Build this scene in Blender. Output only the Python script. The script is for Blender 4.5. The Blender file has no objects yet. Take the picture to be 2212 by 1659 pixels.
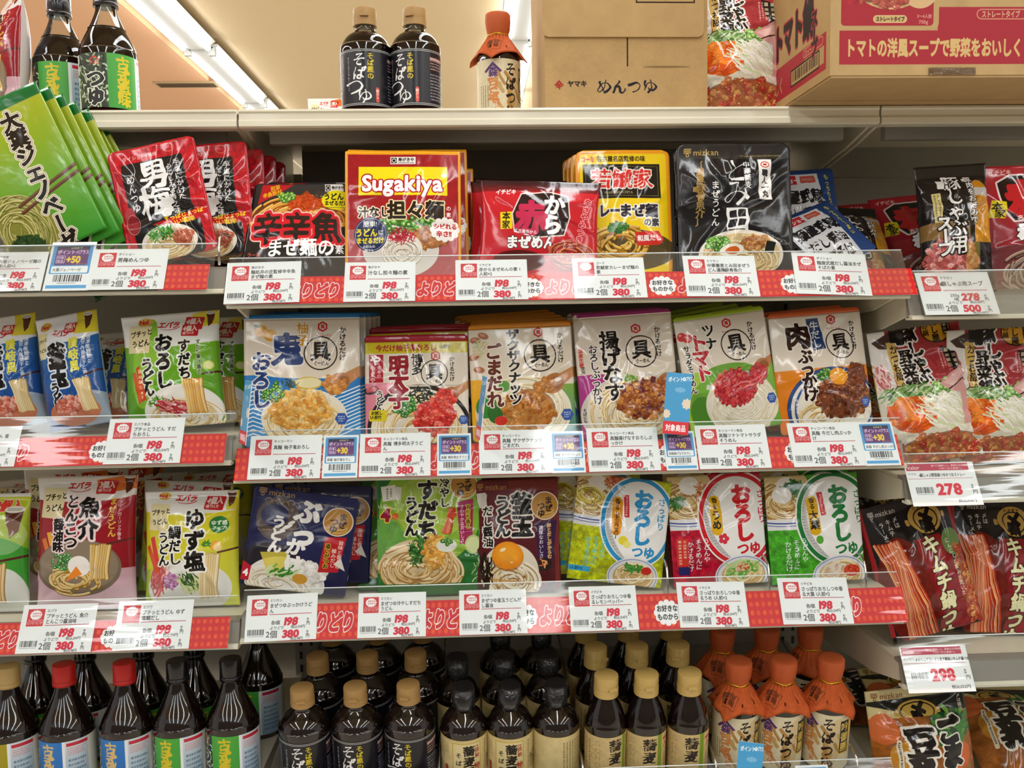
import bpy, math, random
import numpy as np
from mathutils import Matrix, Vector, Euler

# ------------------------------------------------------------------ camera, world, lamps, exposure
SC = bpy.context.scene
COL = SC.collection
FX = 1945.6                                   # focal length in pixels of the 2212 px wide frame
CAMX, CAMD, CAMZ = -0.1334, 1.1795, 1.35
PIT, YAW, ROL = 0.0788, 0.0431, 0.0154
_f = np.array([math.sin(YAW)*math.cos(PIT), math.cos(YAW)*math.cos(PIT), -math.sin(PIT)])
_r = np.array([math.cos(YAW), -math.sin(YAW), 0.0]); _d = np.cross(_f, _r)
_c, _s = math.cos(ROL), math.sin(ROL)
AX_R, AX_D, AX_F = _c*_r + _s*_d, -_s*_r + _c*_d, _f
cd = bpy.data.cameras.new('camera'); cam = bpy.data.objects.new('camera', cd); COL.objects.link(cam)
cam.matrix_world = Matrix([[AX_R[i], -AX_D[i], -AX_F[i], (CAMX, -CAMD, CAMZ)[i]] for i in range(3)] + [[0, 0, 0, 1]])
cd.sensor_width = 36.0; cd.lens = FX/2212*36.0; cd.clip_start = 0.05; cd.clip_end = 60
SC.camera = cam
W_ = bpy.data.worlds.new('store_air'); SC.world = W_; W_.use_nodes = True
W_.node_tree.nodes['Background'].inputs[0].default_value = (1.0, 0.97, 0.93, 1)
W_.node_tree.nodes['Background'].inputs[1].default_value = 0.5
SC.view_settings.view_transform = 'Standard'; SC.view_settings.look = 'None'
SC.view_settings.gamma = 1.0; SC.view_settings.use_curve_mapping = False
SC.view_settings.exposure = 0.0
ZCEIL = 2.85
LAMP_X = (-3.35, -1.6, 0.15, 1.9, 3.65)
LAMP_W = 68.0
for lx in LAMP_X:
    ld = bpy.data.lights.new('tube_row', 'AREA'); ld.shape = 'RECTANGLE'; ld.size = 0.16; ld.size_y = 13.0
    ld.energy = LAMP_W*0.16*13.0*math.pi/4; ld.color = (0.95, 0.985, 1.0)
    lo = bpy.data.objects.new('tube_row_light', ld); COL.objects.link(lo); lo.location = (lx, 1.0, ZCEIL-0.075)

def ray(px, py):
    return AX_R*((px-1106)/FX) + AX_D*((py-829.5)/FX) + AX_F
def at(px, py, y):
    """world point seen at a pixel of the 2212x1659 frame, on the vertical plane at depth y"""
    d = ray(px, py); t = (y+CAMD)/d[1]
    return np.array([CAMX, -CAMD, CAMZ]) + t*d
def proj(p):
    v = np.asarray(p, float) - np.array([CAMX, -CAMD, CAMZ]); w = v@AX_F
    return 1106+FX*(v@AX_R)/w, 829.5+FX*(v@AX_D)/w
# ------------------------------------------------------------------ printed artwork, drawn in code
_G, _EM = 66, 41.25
_glyphs = {}
def glyph(ch):
    """signed distance field of one character and its advance, from the built-in font"""
    if ch in _glyphs: return _glyphs[ch]
    cu = bpy.data.curves.new('g', 'FONT'); cu.body = ch; cu.size = 1; cu.resolution_u = 3
    ob = bpy.data.objects.new('g', cu); COL.objects.link(ob)
    me = bpy.data.meshes.new_from_object(ob.evaluated_get(bpy.context.evaluated_depsgraph_get()))
    n = len(me.vertices); v = np.empty(n*3, np.float32); me.vertices.foreach_get('co', v); v = v.reshape(-1, 3)[:, :2]
    cnt = {}
    for p in me.polygons:
        for k in p.edge_keys: cnt[k] = cnt.get(k, 0)+1
    e = np.array([k for k, c in cnt.items() if c == 1], int)
    bpy.data.objects.remove(ob); bpy.data.curves.remove(cu); bpy.data.meshes.remove(me)
    if len(e) == 0:
        r = (None, 0.45); _glyphs[ch] = r; return r
    a, b = v[e[:, 0]], v[e[:, 1]]
    xmin, xmax = float(v[:, 0].min()), float(v[:, 0].max())
    if ord(ch) < 0x2000: adv, off = xmax-xmin+0.09, np.array([(xmin+xmax)/2-0.5, 0.36-0.38])
    else: adv, off = 1.0, np.array([0.0, 0.0])
    g = (np.arange(_G)+0.5)/_EM-0.3
    X, Y = np.meshgrid(g+off[0], 0.5+0.38-g+0.0+off[1])
    P = np.stack([X.ravel(), Y.ravel()], 1).astype(np.float32)
    ab = b-a; L = (ab**2).sum(1)+1e-12
    d2 = np.full(len(P), 9.0, np.float32); par = np.zeros(len(P), bool)
    for i in range(0, len(a), 64):
        aa, bb, dd, ll = a[i:i+64], b[i:i+64], ab[i:i+64], L[i:i+64]
        ap = P[:, None, :]-aa[None]
        t = np.clip((ap*dd).sum(2)/ll, 0, 1)
        q = ap-t[..., None]*dd
        d2 = np.minimum(d2, (q**2).sum(2).min(1))
        c = (aa[None, :, 1] > P[:, 1:2]) != (bb[None, :, 1] > P[:, 1:2])
        xi = aa[:, 0]+(P[:, 1:2]-aa[:, 1])*dd[:, 0]/np.where(np.abs(dd[:, 1]) < 1e-9, 1e-9, dd[:, 1])
        par ^= ((c & (P[:, 0:1] < xi)).sum(1) % 2).astype(bool)
    sd = np.sqrt(d2); sd[par] *= -1
    r = (np.clip(sd, -0.35, 0.35).reshape(_G, _G), adv); _glyphs[ch] = r
    return r

def hexc(c):
    if not isinstance(c, str): return np.array(c, np.float32)
    if len(c) == 3: c = c[0]*2+c[1]*2+c[2]*2
    return np.array([int(c[i:i+2], 16)/255 for i in (0, 2, 4)], np.float32)

def _noise2(h, w, cell, seed):
    r = np.random.RandomState(seed); gh, gw = int(h/cell)+3, int(w/cell)+3
    g = r.rand(gh, gw).astype(np.float32)
    y, x = np.arange(h)/cell, np.arange(w)/cell
    yi, xi = y.astype(int), x.astype(int); fy, fx = (y-yi)[:, None], (x-xi)[None]
    fy, fx = fy*fy*(3-2*fy), fx*fx*(3-2*fx)
    A = g[yi][:, xi]; B = g[yi][:, xi+1]; Cc = g[yi+1][:, xi]; D = g[yi+1][:, xi+1]
    return (A*(1-fx)+B*fx)*(1-fy)+(Cc*(1-fx)+D*fx)*fy

class Art:
    """a printed sheet; coordinates start at (ox, oy), y runs down"""
    def __init__(s, ox, oy, w, h, bg='fff', k=2.3):
        s.ox, s.oy, s.w, s.h, s.k = ox, oy, w, h, k
        s.W, s.H = int(w*k), int(h*k)
        s.a = np.empty((s.H, s.W, 3), np.float32); s.a[:] = hexc(bg)
        s.clip = None
    def _box(s, x0, y0, x1, y1):
        k = s.k
        i0, i1 = max(0, int((x0-s.ox)*k)-2), min(s.W, int((x1-s.ox)*k)+3)
        j0, j1 = max(0, int((y0-s.oy)*k)-2), min(s.H, int((y1-s.oy)*k)+3)
        if i0 >= i1 or j0 >= j1: return None
        X = (np.arange(i0, i1, dtype=np.float32)+0.5)/k+s.ox; Y = (np.arange(j0, j1, dtype=np.float32)+0.5)/k+s.oy
        return i0, i1, j0, j1, X[None, :], Y[:, None]
    def _put(s, b, al, c):
        i0, i1, j0, j1 = b[:4]
        if s.clip is not None: al = al*s.clip[j0:j1, i0:i1]
        v = s.a[j0:j1, i0:i1]
        v += (hexc(c)-v)*al[..., None]
    def _sd(s, b, d, c, o=1.0):
        s._put(b, np.clip(0.5-d*s.k, 0, 1)*o, c)
    def rect(s, x0, y0, x1, y1, c, r=0, rot=0, o=1.0):
        cx, cy, hx, hy = (x0+x1)/2, (y0+y1)/2, (x1-x0)/2, (y1-y0)/2
        R = math.hypot(hx, hy) if rot else None
        b = s._box(cx-(R or hx), cy-(R or hy), cx+(R or hx), cy+(R or hy))
        if b is None: return
        X, Y = b[4]-cx, b[5]-cy
        if rot:
            ca, sa = math.cos(math.radians(rot)), math.sin(math.radians(rot)); X, Y = X*ca+Y*sa, Y*ca-X*sa
        qx, qy = np.abs(X)-hx+r, np.abs(Y)-hy+r
        d = np.minimum(np.maximum(qx, qy), 0)+np.sqrt(np.maximum(qx, 0)**2+np.maximum(qy, 0)**2)-r
        s._sd(b, d, c, o)
    def grad(s, x0, y0, x1, y1, c0, c1, horiz=0):
        b = s._box(x0, y0, x1, y1)
        if b is None: return
        t = np.clip((b[4]-x0)/(x1-x0) if horiz else (b[5]-y0)/(y1-y0), 0, 1)
        t = np.broadcast_to(t, (b[3]-b[2], b[1]-b[0]))[..., None]
        m = ((b[4] >= x0) & (b[4] <= x1) & (b[5] >= y0) & (b[5] <= y1)).astype(np.float32)
        if s.clip is not None: m = m*s.clip[b[2]:b[3], b[0]:b[1]]
        v = s.a[b[2]:b[3], b[0]:b[1]]; v += (hexc(c0)*(1-t)+hexc(c1)*t-v)*m[..., None]
    def ell(s, cx, cy, rx, ry, c, rot=0, w=None, o=1.0, soft=0):
        R = max(rx, ry)+(w or 0)+soft
        b = s._box(cx-R, cy-R, cx+R, cy+R)
        if b is None: return
        X, Y = b[4]-cx, b[5]-cy
        if rot:
            ca, sa = math.cos(math.radians(rot)), math.sin(math.radians(rot)); X, Y = X*ca+Y*sa, Y*ca-X*sa
        n = np.sqrt((X/rx)**2+(Y/ry)**2)
        gr = np.sqrt((X/rx**2)**2+(Y/ry**2)**2)+1e-6
        d = (n-1)*n/gr
        if w: d = np.abs(d)-w/2
        if soft: s._put(b, np.clip(0.5-d/soft, 0, 1)*o, c)
        else: s._sd(b, d, c, o)
    def poly(s, pts, c, w=None, o=1.0, grow=0):
        P = np.array(pts, np.float32); g = (w or 0)+grow
        b = s._box(P[:, 0].min()-g, P[:, 1].min()-g, P[:, 0].max()+g, P[:, 1].max()+g)
        if b is None: return
        X, Y = b[4], b[5]; d2 = None; par = None
        for i in range(len(P)):
            (ax, ay), (bx, by) = P[i-1], P[i]
            dx, dy = bx-ax, by-ay; L = dx*dx+dy*dy+1e-9
            t = np.clip(((X-ax)*dx+(Y-ay)*dy)/L, 0, 1)
            q = (X-ax-t*dx)**2+(Y-ay-t*dy)**2
            d2 = q if d2 is None else np.minimum(d2, q)
            if abs(dy) > 1e-9:
                cr = ((ay > Y) != (by > Y)) & (X < ax+(Y-ay)*dx/dy)
                par = cr if par is None else par ^ cr
        d = np.sqrt(d2); d = np.where(par, -d, d) if par is not None else d
        s._sd(b, np.abs(d)-w/2 if w else d-grow, c, o)
    def line(s, pts, w, c, w1=None, o=1.0):
        P = np.array(pts, np.float32); n = len(P)-1; g = max(w, w1 or 0)/2
        b = s._box(P[:, 0].min()-g, P[:, 1].min()-g, P[:, 0].max()+g, P[:, 1].max()+g)
        if b is None: return
        X, Y = b[4], b[5]; best = None
        for i in range(n):
            (ax, ay), (bx, by) = P[i], P[i+1]
            dx, dy = bx-ax, by-ay; L = dx*dx+dy*dy+1e-9
            t = np.clip(((X-ax)*dx+(Y-ay)*dy)/L, 0, 1)
            d = np.sqrt((X-ax-t*dx)**2+(Y-ay-t*dy)**2)
            wd = w/2 if w1 is None else (w+(w1-w)*(i+t)/n)/2
            d = d-wd
            best = d if best is None else np.minimum(best, d)
        s._sd(b, best, c, o)
    def arc(s, cx, cy, rx, ry, a0, a1, w, c, n=12, w1=None, o=1.0):
        s.line([(cx+rx*math.cos(a0+(a1-a0)*i/n), cy+ry*math.sin(a0+(a1-a0)*i/n)) for i in range(n+1)], w, c, w1, o)
    def mott(s, amp=0.06, cell=14, seed=1, box=None):
        b = s._box(*(box or (s.ox, s.oy, s.ox+s.w, s.oy+s.h)))
        if b is None: return
        n = _noise2(b[3]-b[2], b[1]-b[0], cell*s.k, seed)+0.5*_noise2(b[3]-b[2], b[1]-b[0], cell*s.k/3, seed+1)
        m = 1.0 if s.clip is None else s.clip[b[2]:b[3], b[0]:b[1]]
        s.a[b[2]:b[3], b[0]:b[1]] *= (1+(n-0.75)*2*amp*m)[..., None]
    def within_ell(s, cx, cy, rx, ry, rot=0):
        """limit what follows to an ellipse; call free() to end"""
        X = (np.arange(s.W)+0.5)/s.k+s.ox-cx; Y = (np.arange(s.H)+0.5)/s.k+s.oy-cy
        X, Y = np.meshgrid(X, Y); ca, sa = math.cos(math.radians(rot)), math.sin(math.radians(rot)); X, Y = X*ca+Y*sa, Y*ca-X*sa
        s.clip = np.clip((1-np.sqrt((X/rx)**2+(Y/ry)**2))*min(rx, ry)*s.k+0.5, 0, 1).astype(np.float32)
    def within_rect(s, x0, y0, x1, y1):
        X = (np.arange(s.W)+0.5)/s.k+s.ox; Y = (np.arange(s.H)+0.5)/s.k+s.oy
        s.clip = (((X >= x0) & (X <= x1))[None, :] & ((Y >= y0) & (Y <= y1))[:, None]).astype(np.float32)
    def free(s): s.clip = None
    def text(s, t, x, y, size, c, v=0, out=(), rot=0, b=0.018, sx=1.0, sh=0.0, gap=1.0, br=0.0, seed=3, mid=0):
        """horizontal: x left, y middle; v=1 vertical: x middle, y top; out = [(width in em, colour), ...] outer first"""
        pl = []; cur = 0.0
        for ch in t:
            if ch == '|': cur += 0.35; continue
            g, adv = glyph(ch)
            if v:
                a2 = gap
                if g is not None: pl.append((g, 0.0, (cur+0.5)*size, ch in 'ー〜'))
                cur += a2 if g is not None else 0.5
            else:
                if g is not None: pl.append((g, (cur+adv*sx/2*gap)*size, 0.0, False))
                cur += adv*sx*gap
        if mid: pl = [(g, p-(0 if v else cur*size/2), q-(cur*size/2 if v else 0), f) for g, p, q, f in pl]
        ca, sa = math.cos(math.radians(rot)), math.sin(math.radians(rot))
        passes = [(w, col) for w, col in out]+[(b, c)]
        for pi, (wd, col) in enumerate(passes):
            for n, (g, px, py, tr) in enumerate(pl):
                gx, gy = x+px*ca-py*sa, y+px*sa+py*ca
                R = size*(0.78+abs(sh)*0.4)*max(1, sx)
                bb = s._box(gx-R, gy-R, gx+R, gy+R)
                if bb is None: continue
                X, Y = (bb[4]-gx)/size, (bb[5]-gy)/size
                X, Y = X*ca+Y*sa, Y*ca-X*sa
                X = (X+sh*Y)/sx
                if tr: X, Y = Y, -X
                if br:
                    ph = seed*1.7+n*2.1
                    X, Y = X+br*np.sin(Y*7+ph)*0.5+br*0.4*np.sin(Y*15+ph*2), Y+br*np.sin(X*6+ph*1.3)*0.6
                U, V = (X+0.8)*_EM-0.5, (Y+0.8)*_EM-0.5
                ok = (U >= 0) & (U < _G-1.01) & (V >= 0) & (V < _G-1.01)
                U = np.clip(U, 0, _G-1.02); V = np.clip(V, 0, _G-1.02)
                ui, vi = U.astype(int), V.astype(int); fu, fv = U-ui, V-vi
                d = (g[vi, ui]*(1-fu)+g[vi, ui+1]*fu)*(1-fv)+(g[vi+1, ui]*(1-fu)+g[vi+1, ui+1]*fu)*fv
                wl = wd
                if br: wl = wd+br*0.5*np.sin(X*5+Y*4+ph)
                al = np.clip(0.5-(d-wl)*size*s.k, 0, 1)*ok
                s._put(bb, al, col)
    def lines(s, x0, y0, x1, y1, c, n=4, v=0, seed=1, th=0.5):
        """fine print too small to read"""
        r = random.Random(seed)
        for i in range(n):
            if v:
                xx = x0+(x1-x0)*(i+0.5)/n; wd = (x1-x0)/n*th; yy = y0
                end = y1-(r.random()*0.3*(y1-y0))
                while yy < end:
                    L = wd*r.uniform(0.7, 1.2); s.rect(xx-wd/2, yy, xx+wd/2, yy+L*0.8, c, o=r.uniform(0.5, 0.9)); yy += L*1.25
            else:
                yy = y0+(y1-y0)*(i+0.5)/n; hd = (y1-y0)/n*th; xx = x0
                end = x1-(r.random()*0.3*(x1-x0))
                while xx < end:
                    L = hd*r.uniform(0.6, 1.1); s.rect(xx, yy-hd/2, xx+L, yy+hd/2, c, o=r.uniform(0.5, 0.9)); xx += L*1.3
    def bars(s, x0, y0, x1, y1, seed=1, c='222'):
        r = random.Random(seed); x = x0
        while x < x1:
            w = r.choice((0.8, 0.8, 1.4, 2.0))*(x1-x0)/42; s.rect(x, y0, min(x+w, x1), y1, c); x += w+r.choice((0.8, 1.2, 1.8))*(x1-x0)/42
    # ---- food
    def noodles(s, cx, cy, rx, ry, n=40, cols=('f2dfae', 'e6c98a', 'f8ecc8'), dark='b98a45', w=4, seed=1, span=(0.8, 2.4), tilt=0):
        r = random.Random(seed)
        for i in range(n):
            f = math.sqrt(r.uniform(0.03, 1)); a0 = r.uniform(0, 6.28); a1 = a0+r.uniform(*span)
            jx, jy = cx+r.uniform(-.16, .16)*rx, cy+r.uniform(-.16, .16)*ry
            ex, ey = rx*f*r.uniform(.85, 1), ry*f*r.uniform(.85, 1); c = r.choice(cols); t = math.radians(tilt+r.uniform(-14, 14))
            P = []
            for k in range(11):
                a = a0+(a1-a0)*k/10; X, Y = ex*math.cos(a), ey*math.sin(a); P.append((jx+X*math.cos(t)-Y*math.sin(t), jy+X*math.sin(t)+Y*math.cos(t)))
            s.line([(x, y+w*0.28) for x, y in P], w*1.15, dark, o=0.85); s.line(P, w*0.9, c)
            s.line([(x, y-w*0.2) for x, y in P], w*0.22, 'fffbe8', o=0.6)
    def strand(s, x0, y0, x1, y1, n=10, wd=20, cols=('f2dfae', 'e8cf96'), dark='b98a45', w=3.5, seed=1, bend=6):
        r = random.Random(seed)
        for i in range(n):
            o = (i+0.5)/n-0.5
            P = [(x0+(x1-x0)*t+o*wd+bend*math.sin(t*3.1+i*.35), y0+(y1-y0)*t+r.uniform(-2, 2)) for t in np.linspace(0, 1, 8)]
            s.line([(x+w*.25, y) for x, y in P], w*1.2, dark, o=.8); s.line(P, w*.9, r.choice(cols)); s.line([(x-w*.2, y) for x, y in P], w*.2, 'fffdf0', o=.55)
    def chunks(s, cx, cy, rx, ry, n=40, cols=('c8742e', 'b45a1e', 'dd9a4a'), dark='6a3310', size=6, seed=1, hi='fff1d8'):
        r = random.Random(seed); s.ell(cx, cy, rx*.97, ry*.95, dark, o=.55); s.ell(cx, cy, rx*.9, ry*.88, cols[0], o=.8)
        n = int(n*1.5); P0 = []
        for i in range(n):
            a = r.uniform(0, 6.28); f = math.sqrt(r.random()); P0.append((cy+ry*f*math.sin(a), cx+rx*f*math.cos(a)))
        for y, x in sorted(P0):
            z = size*r.uniform(.45, 1.05); ro = r.uniform(0, 6.28); m = r.choice((5, 6, 7)); q = r.uniform(.5, .85)
            P = []
            for k in range(m):
                t = 6.283*k/m; e = r.uniform(.7, 1.15); X, Y = z*e*math.cos(t), z*q*e*math.sin(t); P.append((x+X*math.cos(ro)-Y*math.sin(ro), y+X*math.sin(ro)+Y*math.cos(ro)))
            s.poly([(u, v+z*.2) for u, v in P], dark, o=.5, grow=.6); s.poly(P, r.choice(cols), grow=.7)
            s.ell(x+z*.1, y+z*.22, z*.6, z*q*.35, dark, math.degrees(ro), o=.22, soft=z*.5)
            if r.random() < .6: s.ell(x-z*.2, y-z*q*.35, z*r.uniform(.15, .4), z*.13, hi, r.uniform(-30, 30), o=r.uniform(.3, .8))
        s.mott(.10, size*.9, seed+3, (cx-rx, cy-ry, cx+rx, cy+ry))
    def strips(s, cx, cy, rx, ry, n=40, cols=('3f8a2c', '6cb43c', '2b6b22'), w=2.4, ln=12, seed=1, ang=None):
        r = random.Random(seed)
        for i in range(n):
            a = r.uniform(0, 6.28); f = math.sqrt(r.random()); x, y = cx+rx*f*math.cos(a), cy+ry*f*math.sin(a)
            t = r.uniform(0, 6.28) if ang is None else math.radians(ang+r.uniform(-25, 25)); L = ln*r.uniform(.5, 1.1)/2
            bx, by = -math.sin(t)*L*r.uniform(-.5, .5), math.cos(t)*L*r.uniform(-.5, .5)
            s.line([(x-L*math.cos(t), y-L*math.sin(t)), (x+bx, y+by), (x+L*math.cos(t), y+L*math.sin(t))], w*r.uniform(.7, 1.2), r.choice(cols))
    def rings(s, cx, cy, rx, ry, n=30, cols=('4f9a34', '7cbf4a', '3a7d28'), z=4, seed=1):
        r = random.Random(seed)
        for i in range(n):
            a = r.uniform(0, 6.28); f = math.sqrt(r.random()); x, y = cx+rx*f*math.cos(a), cy+ry*f*math.sin(a); q = z*r.uniform(.7, 1.2)
            s.ell(x, y+.8, q*1.15, q*.95, '1e4a1a', o=.6); s.ell(x, y, q, q*.8, r.choice(cols), r.uniform(0, 90)); s.ell(x, y, q*.45, q*.33, 'd9ecb0', o=.9)
    def egg(s, cx, cy, r, c='f29a1c'):
        s.ell(cx, cy+r*.08, r*1.04, r*.95, 'a85a10', o=.6); s.ell(cx, cy, r, r*.9, c); s.ell(cx, cy-r*.15, r*.75, r*.6, 'fbb83a', o=.6, soft=r*.5)
        s.ell(cx-r*.3, cy-r*.38, r*.2, r*.1, 'fff6dc', -25, o=.9); s.ell(cx+r*.25, cy+r*.45, r*.1, r*.06, 'ffe9b8', o=.8)
    def bowl(s, cx, cy, rx, ry, c='f4f2ec', rim='33549c', inner='f4e6c4'):
        s.ell(cx, cy+ry*.25, rx*1.02, ry*1.1, 'c9c4ba'); s.ell(cx, cy, rx, ry, c); s.ell(cx, cy, rx*.95, ry*.94, rim, w=rx*.045); s.ell(cx, cy, rx*.86, ry*.84, inner)
    def cloud(s, cx, cy, rx, ry, c='fff', n=12):
        s.ell(cx, cy, rx*.93, ry*.9, c)
        for i in range(n):
            a = 6.283*i/n; s.ell(cx+rx*.86*math.cos(a), cy+ry*.82*math.sin(a), rx*.24, ry*.3, c)
    def mat(s, name, **kw): return print_mat(name, s, **kw)

# ------------------------------------------------------------------ materials
def _new(name):
    m = bpy.data.materials.new(name); m.use_nodes = True; nt = m.node_tree
    return m, nt, nt.nodes['Principled BSDF']
def _bump(nt, p, scale, strength, dist, detail=3, stretch=None, kind='TEX_NOISE', space='Object'):
    tc = nt.nodes.new('ShaderNodeTexCoord'); mp = nt.nodes.new('ShaderNodeMapping'); nz = nt.nodes.new('ShaderNodeTexNoise'); bp = nt.nodes.new('ShaderNodeBump')
    if stretch: mp.inputs['Scale'].default_value = stretch
    nz.inputs['Scale'].default_value = scale; nz.inputs['Detail'].default_value = detail
    bp.inputs['Strength'].default_value = strength; bp.inputs['Distance'].default_value = dist
    nt.links.new(tc.outputs[space], mp.inputs[0]); nt.links.new(mp.outputs[0], nz.inputs['Vector']); nt.links.new(nz.outputs[0], bp.inputs['Height']); nt.links.new(bp.outputs[0], p.inputs['Normal'])
    return nz, mp
def plain(name, c, rough=0.5, metal=0.0, bump=None, mottle=0.0, mscale=6, coat=0.0, spec=0.5):
    m, nt, p = _new(name); c = hexc(c); lin = np.where(c <= 0.04045, c/12.92, ((c+0.055)/1.055)**2.4)
    p.inputs['Base Color'].default_value = (*lin, 1); p.inputs['Roughness'].default_value = rough; p.inputs['Metallic'].default_value = metal
    p.inputs['Coat Weight'].default_value = coat; p.inputs['Coat Roughness'].default_value = 0.08; p.inputs['Specular IOR Level'].default_value = spec
    if mottle:
        tc = nt.nodes.new('ShaderNodeTexCoord'); nz = nt.nodes.new('ShaderNodeTexNoise'); nz.inputs['Scale'].default_value = mscale; nz.inputs['Detail'].default_value = 5
        rp = nt.nodes.new('ShaderNodeValToRGB'); e = rp.color_ramp.elements
        e[0].position, e[1].position = 0.3, 0.7; e[0].color = (*(lin*(1-mottle)), 1); e[1].color = (*np.clip(lin*(1+mottle), 0, 1), 1)
        nt.links.new(tc.outputs['Object'], nz.inputs['Vector']); nt.links.new(nz.outputs[0], rp.inputs[0]); nt.links.new(rp.outputs[0], p.inputs['Base Color'])
    if bump: _bump(nt, p, *bump)
    return m
def print_mat(name, art, rough=0.13, bump=(26, 0.22, 0.004), coat=0.0, spec=0.5, stretch=None):
    """printed sheet: the artwork drawn above, kept in the file, under a film with fine crinkles"""
    im = bpy.data.images.new(name, art.W, art.H, alpha=False); px = np.ones((art.H, art.W, 4), np.float32)
    px[..., :3] = np.clip(art.a[::-1], 0, 1); im.pixels.foreach_set(px.ravel()); im.update(); im.pack()
    m, nt, p = _new(name); t = nt.nodes.new('ShaderNodeTexImage'); t.image = im; t.extension = 'EXTEND'
    uv = nt.nodes.new('ShaderNodeUVMap'); uv.uv_map = 'print'
    nt.links.new(uv.outputs[0], t.inputs[0]); nt.links.new(t.outputs[0], p.inputs['Base Color'])
    p.inputs['Roughness'].default_value = rough; p.inputs['Coat Weight'].default_value = coat; p.inputs['Coat Roughness'].default_value = 0.05; p.inputs['Specular IOR Level'].default_value = spec
    if bump: _bump(nt, p, *bump, stretch=stretch)
    return m
def clear_mat(name, tint='eef4f4', ripple=0.3, rough=0.03, body=0.06, boost=1.0, rscale=18, stretch=None):
    """clear plastic sheet: see-through with a sharp fresnel reflection"""
    m, nt, p = _new(name); nt.nodes.remove(p); out = nt.nodes['Material Output']
    tr = nt.nodes.new('ShaderNodeBsdfTransparent'); gl = nt.nodes.new('ShaderNodeBsdfGlossy'); df = nt.nodes.new('ShaderNodeBsdfDiffuse')
    c = hexc(tint); lin = ((c+0.055)/1.055)**2.4
    tr.inputs[0].default_value = (*lin, 1); gl.inputs['Roughness'].default_value = rough; df.inputs[0].default_value = (0.9, 0.92, 0.92, 1)
    fr = nt.nodes.new('ShaderNodeFresnel'); fr.inputs[0].default_value = 1.5
    mu = nt.nodes.new('ShaderNodeMath'); mu.operation = 'MULTIPLY'; mu.inputs[1].default_value = boost; mu.use_clamp = True
    m1 = nt.nodes.new('ShaderNodeMixShader'); m2 = nt.nodes.new('ShaderNodeMixShader'); m1.inputs[0].default_value = body
    nt.links.new(tr.outputs[0], m1.inputs[1]); nt.links.new(df.outputs[0], m1.inputs[2])
    nt.links.new(fr.outputs[0], mu.inputs[0]); nt.links.new(mu.outputs[0], m2.inputs[0]); nt.links.new(m1.outputs[0], m2.inputs[1]); nt.links.new(gl.outputs[0], m2.inputs[2]); nt.links.new(m2.outputs[0], out.inputs[0])
    if ripple:
        tc = nt.nodes.new('ShaderNodeTexCoord'); nz = nt.nodes.new('ShaderNodeTexNoise'); bp = nt.nodes.new('ShaderNodeBump')
        nz.inputs['Scale'].default_value = rscale; nz.inputs['Detail'].default_value = 3; bp.inputs['Strength'].default_value = ripple; bp.inputs['Distance'].default_value = 0.01
        mp = nt.nodes.new('ShaderNodeMapping'); mp.inputs['Scale'].default_value = stretch or (1, 1, 1); mp.inputs['Rotation'].default_value = (0, 0.35 if stretch else 0, 0)
        nt.links.new(tc.outputs['Object'], mp.inputs[0]); nt.links.new(mp.outputs[0], nz.inputs[0]); nt.links.new(nz.outputs[0], bp.inputs['Height']); nt.links.new(bp.outputs[0], gl.inputs['Normal'])
    return m
def glow_mat(name, c, st):
    m, nt, p = _new(name); p.inputs['Base Color'].default_value = (*hexc(c), 1); p.inputs['Emission Color'].default_value = (*hexc(c), 1); p.inputs['Emission Strength'].default_value = st
    return m
# ------------------------------------------------------------------ mesh helpers
def obj(name, V, F, mats, fm=None, uv=None, parent=None, smooth=True):
    me = bpy.data.meshes.new(name); me.from_pydata([tuple(map(float, v)) for v in V], [], [tuple(map(int, f)) for f in F])
    for m in (mats if isinstance(mats, (list, tuple)) else [mats]): me.materials.append(m)
    if fm is not None: me.polygons.foreach_set('material_index', np.array(fm, np.int32))
    if smooth: me.polygons.foreach_set('use_smooth', np.ones(len(me.polygons), bool))
    if uv is not None:
        l = me.uv_layers.new(name='print'); vi = np.empty(len(me.loops), np.int32); me.loops.foreach_get('vertex_index', vi)
        l.uv.foreach_set('vector', np.asarray(uv, np.float32)[vi].ravel())
    me.update(); o = bpy.data.objects.new(name, me); COL.objects.link(o)
    if parent is not None: o.parent = parent
    return o
def tag(o, label, cat, group=None, kind=None):
    o['label'] = label; o['category'] = cat
    if group: o['group'] = group
    if kind: o['kind'] = kind
    return o
def struct(o, label=None):
    o['kind'] = 'structure'
    if label: o['label'] = label
    return o
def empty(name, loc=(0, 0, 0), rot=(0, 0, 0)):
    o = bpy.data.objects.new(name, None); COL.objects.link(o); o.empty_display_size = 0.02; o.location = loc; o.rotation_euler = rot
    return o
def dup(root, label=None, group=None):
    """a copy of a thing with copies of its parts"""
    r = root.copy(); COL.objects.link(r)
    if label: r['label'] = label
    if group: r['group'] = group
    for ch in list(root.children):
        c = ch.copy(); COL.objects.link(c); c.parent = r
        for g in list(ch.children):
            q = g.copy(); COL.objects.link(q); q.parent = c
    return r
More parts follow.
